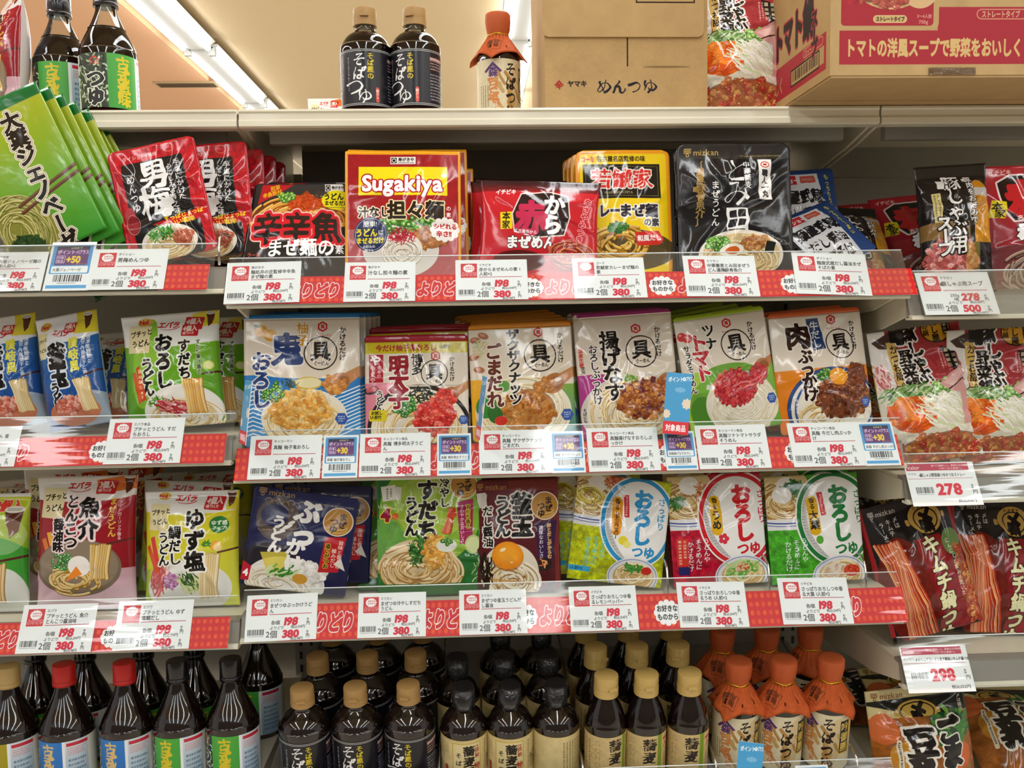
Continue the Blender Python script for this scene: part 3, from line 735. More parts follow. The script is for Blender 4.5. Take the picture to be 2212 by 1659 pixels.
KK = 'キッコーマン'
for bay, lev, a, b, mk, l1, l2, lab, tl in (
    ('middle', 1, 486, 648, '寿がきや', '麺処井の庄監修辛辛魚', 'まぜ麺の素', 'white price card below the black spicy noodle pouch', 1),
    ('middle', 1, 743, 897, '寿がきや', '汁なし担々麺の素', '', 'white price card below the red and yellow framed pouch', 0),
    ('middle', 1, 984, 1140, 'イチビキ', '赤からまぜめんの素　1', '人前×2', 'white price card below the red pillow pouch', 0),
    ('middle', 1, 1239, 1395, 'コーミ', '若鯱家カレーまぜ麺の', '素', 'white price card below the yellow curry pouch', 0),
    ('middle', 1, 1480, 1637, 'ミツカン', '中華蕎麦とみ田まぜう', 'どん濃厚豚骨魚介', 'white price card below the tall black pouch', -1),
    ('middle', 1, 1718, 1878, 'ダイショー', '麺屋武蔵だし醤油まぜ', 'そばの素', 'white price card below the slumped blue and white pouch', -3),
    ('left', 1, -62, 95, '大森屋', '大葉ジェノベーゼ麺の', '素1人前×2', 'white price card below the green pouch row', 0),
    ('left', 1, 196, 358, 'ダイショー', '男梅めんつゆ', '', 'white price card below the red and black plum pouch', 0),
    ('middle', 2, 537, 693, KK, '具麺　柚子鬼おろし', '', 'white price card below the blue and white pouch', 0),
    ('middle', 2, 776, 930, KK+'食品', '具麺　博多明太子うど', 'ん', 'white price card below the red topped pouch', 0),
    ('middle', 2, 1035, 1190, KK, '具麺　ザクザクナッツ', 'ごまだれ', 'white price card below the orange topped nut sauce pouch', 0),
    ('middle', 2, 1270, 1424, KK+'食品', '具麺揚げなすおろしぶ', 'っかけ', 'white price card below the purple topped pouch', 0),
    ('middle', 2, 1507, 1661, KK+'食品', '具麺ツナトマトサラダ', 'そうめん', 'white price card below the green topped tomato pouch', 0),
    ('middle', 2, 1709, 1863, KK+'食品', '具麺　牛だし肉ぶっか', 'け', 'white price card below the orange topped beef pouch', 0),
    ('left', 2, -110, 38, 'エバラ食品', 'プチッとうどん　釜', '玉', 'white price card cut off at the left under the blue pouches', 0),
    ('left', 2, 228, 393, 'エバラ食品', 'プチッとうどん　すだ', 'ちおろし', 'white price card below the green and white pouch', 0),
    ('left', 3, 40, 202, 'エバラ', 'プチッとうどん　魚介', 'とんこつ醤油味', 'white price card below the red noodle pouch', 0),
    ('left', 3, 248, 412, 'エバラ', 'プチッとうどん　ゆず', '塩鯛だし', 'white price card below the yellow noodle pouch', 0),
    ('middle', 3, 530, 684, 'ミツカン', 'まぜつゆぶっかけうど', 'ん', 'white price card below the dark blue pouch', 1),
    ('middle', 3, 773, 920, 'ミツカン', 'まぜつゆ冷やしすだち', 'うどん', 'white price card below the green tempura pouch', 0),
    ('middle', 3, 992, 1138, 'ミツカン', 'まぜつゆ釜玉うどんだ', 'し醤油', 'white price card below the maroon egg pouch', 0),
    ('middle', 3, 1231, 1377, 'イチビキ', 'さっぱりおろしつゆ香', 'るレモンペッパー', 'white price card below the lemon yellow pouch', 0),
    ('middle', 3, 1466, 1614, 'イチビキ', 'さっぱりおろしつゆ香', 'るうめ　1人前×2', 'white price card below the crimson pouch', -1),
    ('middle', 3, 1687, 1838, 'イチビキ', 'さっぱりおろしつゆ香', 'る大葉　1人前×2', 'white price card below the bright green foil pouch', -1)):
    price_card(bay, lev, a, b, lab, price_art(mk, l1, l2), tilt=tl)
price_card('right', 1, 1990, 2150, 'white price card reading 278 and 500 on the right bay', price_art('ヤマモリ', '豚しゃぶ用スープ', '', '278', '301', '500', '540', '250g'))
def big_art(name, p, t):
    a = Art(0, 0, 150, 116, 'f7f7f6', 2.6)
    a.rect(3, 3, 138, 22, 'c4455c', 1); a.text('valor', 5, 13, 15, 'fff', sx=.85, b=.0); a.text('食べて美味しい、家族の大切時間', 58, 9, 6, 'fbe4e4', sx=.9); a.text('バローから食卓へ。', 74, 16.5, 6, 'fbe4e4')
    a.text('ヤマキ' if p == '278' else 'ミツカン', 4, 31, 6, '777'); a.text(name, 30, 34, 10.5, '333', sx=.58, b=.02); a.rect(3, 43, 142, 44, 'c4455c')
    a.text(p, 58, 72, 40, 'e0304a', b=.05, sx=.86); a.text('本体', 136, 60, 6, '555', v=1); a.text('円', 134, 80, 11, '444')
    a.text('税込'+t+'円', 98, 103, 9.5, '555', sx=1.0); a.bars(14, 66, 52, 82, 9); a.lines(14, 83, 50, 87, '888', 1)
    return a
price_card('right', 2, 1962, 2112, 'white price card with red header reading 278', big_art('豚しゃぶ野菜鍋つゆかつおストレー', '278', '301'), s0=-0.006, s1=0.056)
price_card('right', 3, 1952, 2096, 'white price card with red header reading 298', big_art('〆のキムチラーメンまで美味いキムチ鍋つゆ', '298', '322'), s0=-0.006, s1=0.056)
for bay, lev, a, b, n, nm, lab in (
    ('left', 1, 99, 196, '+50', '大葉ジェノベーゼ', 'blue bordered point card reading plus 50'),
    ('middle', 2, 697, 773, '+30', '具麺　柚子鬼おろし', 'blue bordered point card below the blue and white pouch'),
    ('middle', 2, 944, 1018, '+30', '具麺　博多明太子うどん', 'blue bordered point card below the red topped pouch'),
    ('middle', 2, 1190, 1263, '+30', '具麺　ザクザクナッツ', 'blue bordered point card below the nut sauce pouch'),
    ('middle', 2, 1436, 1504, '+30', '具麺揚げなすおろし', 'point card half hidden behind the blue hanging sign'),
    ('middle', 2, 1862, 1938, '+30', '具麺　牛だし肉ぶっかけ', 'blue bordered point card at the right end of the third shelf')):
    point_card(bay, lev, a, b, lab, point_art(n, nm))
# the bottom shelf's cards, cut by the lower edge of the picture
a5 = Art(0, 0, 150, 98, 'f6f6f4', 2.6); a5.rect(6, 6, 110, 24, 'c4455c', 1); a5.text('美味しい', 10, 12, 7, 'fbe4e4'); a5.text('家族の大切時間', 44, 12, 7, 'fbe4e4', sx=.8)
price_card('middle', 4, 1640, 1715, 'white price card with red header on the bottom shelf front', a5, s0=0.004, s1=0.06)
point_card('middle', 4, 1727, 1798, 'blue bordered point card on the bottom shelf front', point_art('+30', 'そばつゆ'), s0=0.002)

# hanging point signs in clear holders
def talker(bay, lev, px, label, w=0.034, h=0.082, yaw=-8, s=0.048, out=0.012, tilt=4, drop=0.0):
    zb = ZB[bay][lev]; x = guard_x(px, zb, s); p = on_guard(zb, x, s, out)
    t = empty('hanging_sign', (p[0], p[1], p[2]-drop), (math.radians(-8), math.radians(tilt), math.radians(yaw)))
    a = Art(0, 0, 60, 145, '4aa0d4', 2.4)
    a.cloud(52, 72, 11, 12, 'ead9c6', 8); a.cloud(6, 98, 9, 10, 'ead9c6', 8); a.cloud(34, 40, 12, 6, '79bbe2', 8)
    a.text('ポイント', 5, 17, 13, 'fff', b=.03, sx=.68, rot=-4); a.ell(42, 14, 4, 4.5, 'fff'); a.text('の', 39.4, 14, 5, '4aa0d4'); a.text('プラス', 46, 13, 12, 'fff', b=.03, sx=.38, rot=-4)
    a.rect(0, 115, 60, 145, 'dc3440'); a.text('対象商品', 6, 130, 17, 'fff', b=.03, sx=.7)
    V = []
    for d in (-0.0004, 0.0004): V += [(0, d, 0), (w, d, 0), (w, d, h), (0, d, h)]
    F = [(0, 1, 2, 3), (7, 6, 5, 4), (0, 4, 5, 1), (1, 5, 6, 2), (2, 6, 7, 3), (3, 7, 4, 0)]
    obj('sign_card', V, F, [a.mat('print_sign', rough=0.4, bump=None), M_CARD], [0]+[1]*5, [(0, 0), (1, 0), (1, 1), (0, 1)]*2, t, False)
    MB().box(-0.012, 0.006, 0.0006, 0.004, 0.0, 0.03).build('clear_clip', M_CLEAR, t)
    return tag(t, label, 'hanging sign', 'blue point signs clipped to the guards')
talker('middle', 2, 1427, 'blue hanging point sign before the purple topped pouch', tilt=5)
talker('middle', 2, 521, 'blue hanging point sign seen edge on at the left end of the third shelf', yaw=-62, tilt=0)
talker('middle', 2, 1027, 'blue hanging point sign seen edge on beside the nut sauce pouch', yaw=-80, tilt=0)
talker('middle', 4, 1580, 'blue hanging point sign before the orange capped bottles', s=0.02, tilt=6)
# ------------------------------------------------------------------ goods: helpers that read sizes off the photograph
def zs_of(bay, lev): return ZB[bay][lev]+(0.025 if lev == 0 else TH)+0.0015
def sheetart(bay, lev, xl, xr, yt, Y=0.065, bg='e9dfce', k=2.3):
    mx = (xl+xr)/2; x = at(mx, 900, Y)[0]
    yb = proj((x, Y, zs_of(bay, lev)))[1]
    a = Art(xl, yt, xr-xl, yb-yt, bg, k); a.yb = yb; a.at = (bay, lev, xl, xr, yt, Y); return a
def put(a, label, **kw):
    bay, lev, xl, xr, yt, Y = a.at


    return pouch(label, a, xl, xr, yt, Y, zs_of(bay, lev), **kw)
K1, W1 = '1c1714', 'fff'
def hexlogo(a, x, y, r):
    P = [(x+r*math.cos(math.pi/6+k*math.pi/3), y+r*math.sin(math.pi/6+k*math.pi/3)) for k in range(6)]
    a.poly(P, 'c8232c', grow=.5); a.poly([(x+(q-x)*.72, y+(w-y)*.72) for q, w in P], 'efe4d6'); a.text('萬', x-r*.45, y, r*.9, 'c8232c', b=.02)
    a.text('キッコーマン', x-r*1.25, y+r*1.75, r*.5, 'c8232c', b=.02)
def gucircle(a, x, y, r):
    a.ell(x, y, r, r*1.02, K1, w=r*.075); a.text('具', x-r*.64, y-r*.14, r*1.28, K1, b=.03, sx=1.0, br=.012); a.text('ぐーめん', x-r*.42, y+r*.62, r*.33, K1, b=.02, sx=.7)
def spoon(a, x, y, L, w, rot=-32):
    c, s_ = math.cos(math.radians(rot)), math.sin(math.radians(rot))
    a.line([(x, y), (x+L*c, y+L*s_)], w*1.1, 'c98a54', w*.6); a.ell(x-w*.1, y, w*1.0, w*.8, 'b87840', rot); a.ell(x, y+1, w*.8, w*.55, 'a0622e', rot)
def badge(a, x, y, r):
    a.poly([(x+r*math.cos(k*math.pi/3), y+r*math.sin(k*math.pi/3)) for k in range(6)], '3a5fae'); a.lines(x-r*.55, y-r*.5, x+r*.55, y+r*.5, 'dfe8fa', 3, th=.6)
def kakeru(a, x, y, s): a.text('かけるだけ', x, y, s, K1, v=1, b=.025, br=.02)
def wrinkle(i, d): d['seed'] = i; return d
M3 = ('middle', 2)

# third shelf, middle bay -----------------------------------------------------
a = sheetart(*M3, 528, 778, 681)
a.rect(528, 681, 780, 690, '2a78c0'); a.grad(528, 690, 780, 812, 'eee5d8', 'e5d8c4')
a.grad(528, 812, 780, 1000, '2478c4', '58a4dc'); a.ell(690, 806, 130, 16, 'e7dbc8')
for i in range(12): a.line([(528, 845+i*9), (548, 838+i*9), (570, 846+i*9), (592, 842+i*9)], 2.6, 'f4f8fa'); a.line([(715, 862+i*8), (745, 852+i*8), (778, 838+i*8)], 2.4, 'f4f8fa')
a.ell(658, 905, 92, 62, 'efeadb'); a.ell(655, 905, 84, 54, 'f3e6c6'); a.noodles(655, 915, 84, 50, 40, seed=2, w=5)
a.ell(668, 832, 30, 14, 'd9b84a'); a.ell(670, 831, 26, 11, 'efe3b0')
a.chunks(650, 890, 66, 46, 90, ('e8ac4e', 'f0c06a', 'd9923a', 'f6d38c'), 'c07a24', 9, 3); a.rings(590, 848, 26, 22, 60, z=4, seed=4); a.strips(628, 830, 20, 10, 16, ('20301c', '345028'), seed=4)
spoon(a, 735, 832, 70, 26); a.chunks(722, 836, 24, 18, 26, ('dd9440', 'e6a652', 'c97e30'), 'a05a1c', 8, 5)
for x, y in ((565, 716), (585, 726)): a.ell(x, y, 14, 13, 'e8a818'); a.ell(x-3, y-4, 7, 5, 'f6c94a', o=.8)
a.ell(557, 706, 8, 3, '5d8a34', 20)
a.text('鬼', 586, 757, 72, '24407e', b=.045, out=[(.1, 'f4efe6')], br=.02); a.text('おろし', 566, 760, 44, '24407e', v=1, b=.04, out=[(.1, 'f4efe6')], gap=.92, br=.03)
a.text('柚子', 655, 699, 26, 'dc9a22', v=1, b=.02, out=[(.08, 'f4efe6')], br=.03); hexlogo(a, 698, 709, 11); gucircle(a, 694, 767, 35); kakeru(a, 741, 709, 15); badge(a, 738, 909, 14)
p = put(a, 'blue and white pouch with navy characters and orange sauce, front of its stack', style='flat', T=.017, lean=8, back='3a86c8', seal=.03, seed=11, wr=1.1, side=.03)
for k in range(4): behind(p, ('blue and white pouch directly behind the front navy lettered one', 'third blue and white pouch in the navy lettered stack', 'fourth blue and white pouch in the navy lettered stack', 'rearmost blue and white pouch of the navy lettered stack')[k], .006+.0035*k, .022+.021*k, .001*k, -.4*k, group='blue and white navy lettered pouches')

a = sheetart(*M3, 789, 1012, 726)
a.rect(789, 726, 1012, 741, 'b01c30'); a.rect(789, 741, 1012, 766, 'd8c91e'); a.text('今だけ柚子鬼おろし', 812, 754, 15.5, 'b01c30', b=.03, sx=.95); a.text('1人前付', 950, 752, 9, K1, b=.02, sx=.8)
a.rect(789, 830, 850, 990, 'e58a9c'); a.ell(905, 930, 112, 95, '2c2220'); a.ell(905, 932, 104, 88, 'efe6d2'); a.noodles(900, 930, 98, 78, 60, seed=6, w=5.5)
a.rect(850, 836, 1012, 840, 'cfc4b4'); a.strips(912, 858, 26, 14, 50, ('1a1f1a', '27332a', '101510'), 2.2, 16, 2); a.rings(874, 880, 24, 22, 60, ('3f8f3a', '5aa84c', '2f7a34'), 4.5, 3)
a.chunks(938, 905, 44, 38, 90, ('dc3a34', 'e85a4c', 'c42a2a', 'f07a68'), '901818', 8, 4); spoon(a, 975, 858, 60, 20); a.chunks(962, 862, 22, 18, 30, ('d83c34', 'e65c4a'), '901818', 7, 8)
a.ell(803, 845, 16, 9, '38302c', -12); a.chunks(803, 844, 12, 6, 10, ('d8606a', 'e88890'), '903040', 5, 2)
a.rect(798, 768, 829, 829, 'b8263a'); a.text('や', 800, 780, 24, W1, b=.05); a.text('やまや', 806, 792, 12.5, 'f8dede', v=1, b=.02); a.text('食卓の', 820, 792, 9, 'f8dede', v=1)
a.text('明太子', 862, 769, 44, '9c2032', v=1, b=.045, out=[(.11, 'f6f1e8')], gap=.84, br=.02); a.text('博多', 902, 767, 26, K1, v=1, b=.02, out=[(.1, 'f6f1e8')], br=.03, gap=.85); a.text('うどん', 821, 846, 19, K1, v=1, b=.02, out=[(.12, 'f6f1e8')], gap=.75)
hexlogo(a, 942, 773, 11); gucircle(a, 939, 811, 28); kakeru(a, 977, 774, 11); a.rect(797, 888, 836, 912, 'e3d52e', 4); a.text('お試し', 802, 894, 8.5, K1, b=.03); a.text('1人前付', 800, 903, 8.5, K1, b=.03, sx=.9); badge(a, 1000, 912, 11)
p = put(a, 'pouch with a red top edge, yellow strip and red cod roe topping, front one', style='flat', T=.02, lean=9, back='c9bfae', seal=.055, seed=12, wr=1, side=.03, wave=.002)
behind(p, 'red topped yellow strip pouch standing behind the front cod roe one', .006, .03, .012, 1); behind(p, 'rearmost red topped pouch of the cod roe stack', .01, .055, .013, 1)

a = sheetart(*M3, 1016, 1240, 700)
a.rect(1016, 700, 1240, 712, 'dc8a1e'); a.grad(1016, 712, 1240, 822, 'ebe0ce', 'e6dac6'); a.rect(1016, 822, 1070, 990, 'f0b01c'); a.grad(1210, 838, 1240, 990, '7fae3c', '3c78b4')
a.ell(1128, 895, 104, 78, 'f1ead6'); a.noodles(1128, 895, 100, 74, 80, ('f2e6c4', 'e9d8ac', 'f7f0d8'), 'c2a468', 5, 7)
a.chunks(1140, 890, 58, 46, 70, ('c9853e', 'b8702c', 'd99c56', 'a85f22'), '6e3a12', 9, 9); spoon(a, 1198, 836, 60, 26); a.chunks(1178, 842, 22, 15, 22, ('cf8c44', 'bd7630'), '7a4416', 8, 2); a.ell(1205, 828, 8, 4, 'efe2cc', -20)
a.ell(1048, 880, 22, 26, '3f8a34', 20); a.ell(1066, 898, 16, 20, '2d6f2a', -20); a.ell(1088, 838, 12, 12, '5fa045'); a.ell(1078, 912, 14, 10, 'd83a2c')
for x, y, r_ in ((1030, 735, 0), (1048, 726, 20), (1026, 772, -20), (1036, 800, 10)): a.ell(x, y, 12, 7, 'b06a44', r_); a.ell(x-2, y-2, 6, 3, 'd79a78', r_)
a.strips(1040, 755, 16, 20, 30, ('e6d6ae', 'dcc898', 'c9d0a0'), 3, 12, 3)
a.text('ザクザクナッツ', 1112, 712, 25.5, K1, v=1, b=.04, out=[(.12, 'f5efe4')], gap=.93, br=.02, sx=1.15); a.text('ごまだれ', 1068, 742, 37, '6a2f22', v=1, b=.04, out=[(.1, 'f5efe4')], gap=.95, br=.025)
hexlogo(a, 1168, 722, 11); gucircle(a, 1169, 774, 34); kakeru(a, 1214, 724, 13.5); badge(a, 1222, 905, 14)
p = put(a, 'orange topped nut sauce pouch with peanuts drawn on it, front one', style='flat', T=.017, lean=9, back='d98a22', seal=.045, seed=13, wr=.9, side=.03, roll=1.5)
for k in range(5): behind(p, ('orange topped nut sauce pouch second from the front', 'orange topped nut sauce pouch third from the front', 'orange topped nut sauce pouch fourth from the front', 'orange topped nut sauce pouch fifth from the front', 'rearmost orange topped nut sauce pouch')[k], .009-.006*k, .022+.021*k, .001+.0035*k, -.5+.6*k)

a = sheetart(*M3, 1246, 1462, 676)
a.rect(1246, 676, 1462, 684, 'a02878'); a.grad(1246, 684, 1462, 812, 'eae0d2', 'e6dac8'); a.rect(1246, 812, 1310, 990, 'b0348c'); a.ell(1360, 800, 110, 16, 'e7dccb')
a.ell(1366, 900, 120, 84, 'd8d0c8'); a.ell(1368, 898, 110, 76, 'efe6d0'); a.noodles(1368, 900, 104, 70, 60, seed=8, w=5)
a.chunks(1385, 872, 66, 44, 110, ('a85a2a', 'c07434', '8a3c22', 'd8944c', '6e2a3a'), '4a1c10', 8, 11); a.strips(1360, 825, 22, 8, 40, ('4f8f34', '7fb04a', 'e6dcc0'), 2.2, 14, 5); spoon(a, 1440, 838, 50, 24); a.chunks(1432, 846, 20, 16, 20, ('a0522a', 'b8682e'), '5a2410', 7, 3)
a.text('揚げなす', 1320, 716, 43, K1, v=1, b=.03, out=[(.1, 'f5efe6')], gap=.9, br=.025); a.text('おろしぶっかけ', 1284, 745, 20.5, '2a1830', v=1, b=.02, out=[(.12, 'f5efe6')], gap=.92, br=.02); a.text('国産生姜', 1257, 752, 10.5, 'c8322c', v=1, b=.03); a.text('使用', 1259, 792, 9, '333', v=1)
a.text('そばにも', 1255, 884, 8, K1, v=1); hexlogo(a, 1381, 716, 11); gucircle(a, 1387, 768, 34); kakeru(a, 1427, 714, 13.5)
p = put(a, 'purple topped pouch with fried aubergine topping and shiny creases', style='flat', T=.022, lean=10, back='c9bfb0', seal=.03, seed=14, wr=2.2, side=.03, roll=3)
behind(p, 'purple topped pouch behind the fried aubergine one', -.004, .034, .002, 0)

a = sheetart(*M3, 1452, 1668, 676)
a.rect(1452, 676, 1668, 686, '9dbb1e'); a.grad(1452, 686, 1668, 806, 'efe7da', 'e8ddcc'); a.rect(1452, 806, 1520, 990, 'a9cf45'); a.grad(1640, 800, 1668, 990, '8cc044', '5f9a34')
a.ell(1560, 815, 60, 20, '6ea63c'); a.ell(1500, 880, 40, 60, '74b03c', 20); a.ell(1490, 900, 30, 40, '4f8f2c', -15); a.rect(1500, 838, 1520, 850, 'cfd8d0', 2, 20)
a.ell(1578, 885, 84, 70, 'f0ead8'); a.noodles(1580, 890, 82, 66, 110, ('f4eedd', 'e9dfc4', 'fbf7ea'), 'c9b88c', 3, 12)
a.chunks(1568, 850, 52, 42, 170, ('c02a34', 'd23c40', 'a81e2c', 'e06a5e'), '70101c', 5, 5); spoon(a, 1640, 812, 40, 22); a.chunks(1628, 826, 24, 22, 50, ('c22c36', 'd64446'), '70101c', 5, 4)
for x, y in ((1465, 722), (1478, 727)): a.ell(x, y, 11, 10, 'd8302a'); a.ell(x-3, y-4, 4, 2.5, 'f4a090')
a.text('ツナ', 1530, 700, 30, K1, v=1, b=.03, out=[(.1, 'f6f1e8')], br=.02, sh=-.1); a.text('トマト', 1500, 720, 40, 'c01e2c', v=1, b=.05, out=[(.1, 'f6f1e8')], gap=.86, br=.02); a.text('サラダそうめん', 1472, 742, 16, K1, v=1, b=.025, out=[(.12, 'f6f1e8')], gap=.98, br=.02)
hexlogo(a, 1575, 704, 11); gucircle(a, 1587, 756, 34); kakeru(a, 1628, 706, 13.5); badge(a, 1652, 884, 13)
p = put(a, 'green topped pouch with chopped red tomato sauce, tipped to the left, front one', style='flat', T=.022, lean=9, back='a8bf5a', seal=.04, seed=15, wr=1.4, side=.03, roll=7, cx=1571, wpx=200)
for k in range(3): behind(p, ('green topped tomato pouch second from the front', 'green topped tomato pouch third from the front', 'rearmost green topped tomato pouch')[k], .004-.012*k, .034+.034*k, .003*k, 2+.5*k)

a = sheetart(*M3, 1664, 1880, 673)
a.rect(1664, 673, 1880, 684, 'd8602a'); a.grad(1664, 684, 1880, 802, 'efe7da', 'e8ddcc'); a.grad(1664, 802, 1880, 990, 'e88a1c', 'e0721c')
a.ell(1790, 890, 108, 88, '2a4a86'); a.ell(1790, 890, 100, 80, 'e9e4da'); a.ell(1792, 890, 92, 72, '3a5a96', w=5); a.ell(1792, 892, 86, 66, 'f2ecdc'); a.noodles(1760, 910, 60, 40, 30, seed=3, w=5)
a.chunks(1812, 866, 66, 52, 150, ('7a3c22', '94502c', '5e2a18', 'b06a3c'), '2e120a', 6.5, 6); a.rings(1774, 818, 18, 12, 40, z=3.5, seed=2); a.strips(1775, 822, 18, 10, 26, ('2a5a24', '3f7a30'), 2.5, 10, 7); a.egg(1803, 824, 21)
a.chunks(1850, 820, 24, 24, 30, ('7a3c22', '8f4a2a'), '2e120a', 7, 8)
a.poly([(1751, 691), (1779, 691), (1787, 760), (1757, 763)], '1e3a6e'); a.text('牛だし', 1768, 697, 21, 'f2efe6', v=1, b=.02, gap=.95, br=.02)
a.text('肉', 1698, 728, 58, '2a120e', b=.05, out=[(.1, 'f6f1e8')], br=.02); a.text('ぶっかけ', 1736, 757, 34, '2a120e', v=1, b=.045, out=[(.11, 'f6f1e8')], gap=.82, br=.03); a.text('牛丼にも', 1704, 866, 8, W1, v=1)
hexlogo(a, 1809, 697, 11); gucircle(a, 1822, 752, 32); kakeru(a, 1855, 702, 13); badge(a, 1866, 884, 12)
p = put(a, 'orange topped pouch with minced beef and egg yolk', style='flat', T=.022, lean=9, back='c9a070', seal=.045, seed=16, wr=1.7, side=.03, roll=4, wpx=204)
behind(p, 'orange topped pouch behind the minced beef one', -.008, .036, .002, 1)
# second shelf, middle bay ------------------------------------------------------
M2 = ('middle', 1)
def mizkan(a, x, y, s, c='d9b46a', rot=0):
    for i in range(3): a.rect(x, y+i*4.2*s, x+17*s, y+(i*4.2+2.7)*s, c)
    a.ell(x+8.5*s, y+15.5*s, 3.2*s, 3.4*s, c, w=2*s); a.text('mizkan', x+22*s, y+9*s, 20*s, c, b=.01, rot=rot)
a = sheetart(*M2, 520, 768, 402, Y=.07, bg='24201f')
a.grad(520, 402, 768, 470, '3a3838', '242020'); a.within_rect(520, 402, 768, 500); a.ell(650, 500, 140, 66, '7a3c10'); a.noodles(650, 495, 135, 60, 90, ('e8a02c', 'd88a1c', 'f2b848', 'c8741a'), '7a3a0c', 6, 3, span=(.6, 1.7)); a.free()
a.chunks(655, 446, 46, 20, 150, ('c84416', 'b8380e', 'd85a20'), '7a2408', 3, 4, 'e88a4a'); a.poly([(608, 455), (656, 416), (700, 455)], 'c44412', o=.7); a.chunks(655, 444, 36, 16, 160, ('c84416', 'b0340c', 'd85a24'), '7a2408', 2.6, 7, 'e88a4a')
a.rings(604, 432, 22, 10, 40, ('7ab83c', '94cc54', '5a9a2c'), 5, 3); a.strips(692, 428, 20, 7, 12, ('38302c', '4a423c'), 2.5, 18, 2)
a.poly([(540, 404), (622, 404), (536, 448)], 'c41c28'); a.text('別添', 562, 414, 12, 'f2c21c', b=.03, rot=-14); a.text('辛魚粉付', 545, 430, 12, 'f2c21c', b=.03, rot=-14)
a.rect(704, 404, 752, 420, 'efece8'); a.rect(706, 406, 718, 418, K1); a.ell(712, 412, 4, 4, 'e8e4e0', w=1.6); a.text('寿がきや', 721, 412, 8, K1, b=.03)
a.ell(733, 440, 38, 22, 'f2e41c'); a.text('うどん', 700, 432, 17, K1, b=.04); a.text('まぜるだけ', 702, 447, 12, K1, b=.03); a.lines(708, 455, 755, 459, '554', 1)
a.text('からからうお', 560, 470, 9, 'f4c0b8', gap=2.4); a.text('辛辛魚', 534, 502, 69, '2a1c1a', out=[(.16, 'f6c8c0'), (.12, 'd81c2c')], b=.03, br=.02); a.text('まぜ麺の', 572, 545, 38, 'fff', b=.03, br=.02); a.text('素', 725, 549, 20, 'fff')
a.text('ラー油', 530, 556, 10, 'd85a4a')
p = put(a, 'black pouch with spicy noodles and a red triangle at its corner, front one', T=.018, lean=24, back='2a2624', seed=21, wr=1.2, flare=.2, cx=648, wpx=228, rough=.16)
for k in range(2): behind(p, ('black spicy noodle pouch right behind the front one', 'rearmost black spicy noodle pouch')[k], .011+.006*k, .034+.036*k, .007+.004*k, 0)

a = sheetart(*M2, 743, 999, 330, bg='a81c24')
a.rect(743, 330, 999, 680, 'eaa21e'); a.rect(749, 337, 993, 680, 'a41a22'); a.mott(.05, 8, 3, (749, 337, 993, 460))
a.rect(843, 342, 899, 358, 'f4f0ea'); a.rect(845, 344, 857, 356, K1); a.ell(851, 350, 4, 4, 'f4f0ea', w=1.6); a.text('寿がきや', 860, 348, 9, K1, b=.03); a.lines(860, 353, 896, 357, '333', 1)
a.rect(773, 364, 969, 428, 'f6e01a'); a.text('Sugakiya', 780, 400, 50, 'fff', out=[(.09, 'b01822')], b=.035, sx=.98); a.ell(962, 383, 6, 4, 'fff')
a.ell(866, 545, 84, 58, 'e8e4de'); a.rect(749, 500, 993, 680, 'd9d4cc', o=.35); a.rings(880, 495, 70, 20, 90, ('5a9a34', '78b84a', '3f7a28'), 7, 3); a.chunks(930, 520, 40, 24, 40, ('b8743a', 'd08c4a', '9a5a28'), '5a3010', 7, 3)
a.ell(868, 545, 46, 36, 'efe8dc'); a.noodles(868, 550, 46, 34, 40, ('f4efe4', 'e6dece', 'fbf8f0'), '8a7a68', 3.6, 6); a.strips(870, 515, 32, 14, 80, ('c01c30', 'd83a4a', '9a1024'), 1.6, 20, 3)
a.text('汁なし', 772, 464, 24, '2a1c14', out=[(.14, 'f2ead0')], b=.04); a.text('担々麺', 836, 460, 42, '2a1c14', out=[(.1, 'f2e6b0')], b=.04); a.text('の', 966, 456, 11, 'fff'); a.text('素', 966, 470, 11, 'fff')
a.ell(800, 512, 37, 37, '22305a'); a.ell(800, 512, 34, 34, 'c9ccd8', w=1); a.text('簡単!', 783, 490, 14, 'f4f4f0', b=.02, sh=.1); a.text('うどん', 766, 508, 18, 'f6e23a', b=.05, sx=.9); a.text('に', 816, 508, 12, 'fff'); a.text('まぜるだけ', 768, 525, 14, 'f6e23a', b=.05, sx=.88); a.text('お好みの', 782, 538, 7, 'fff'); a.text('麺でも', 786, 546, 7, 'fff')
a.cloud(963, 502, 30, 24, 'f8f4f0'); a.text('シビれる', 938, 495, 13, 'c01c28', b=.04); a.text('辛さ!!', 944, 511, 14, 'c01c28', b=.04)
p = put(a, 'red pouch with yellow border and yellow name panel, front of its stack', T=.017, lean=8, back='d9a024', seed=22, wr=1.1, rc=.001, roll=-.6, wpx=250)
for k in range(3): behind(p, ('yellow bordered red pouch second in its stack', 'yellow bordered red pouch third in its stack', 'rearmost yellow bordered red pouch')[k], (-.003, .011, .016)[k], .023+.022*k, (.005, .010, -.012)[k], (-1, .8, -.5)[k])

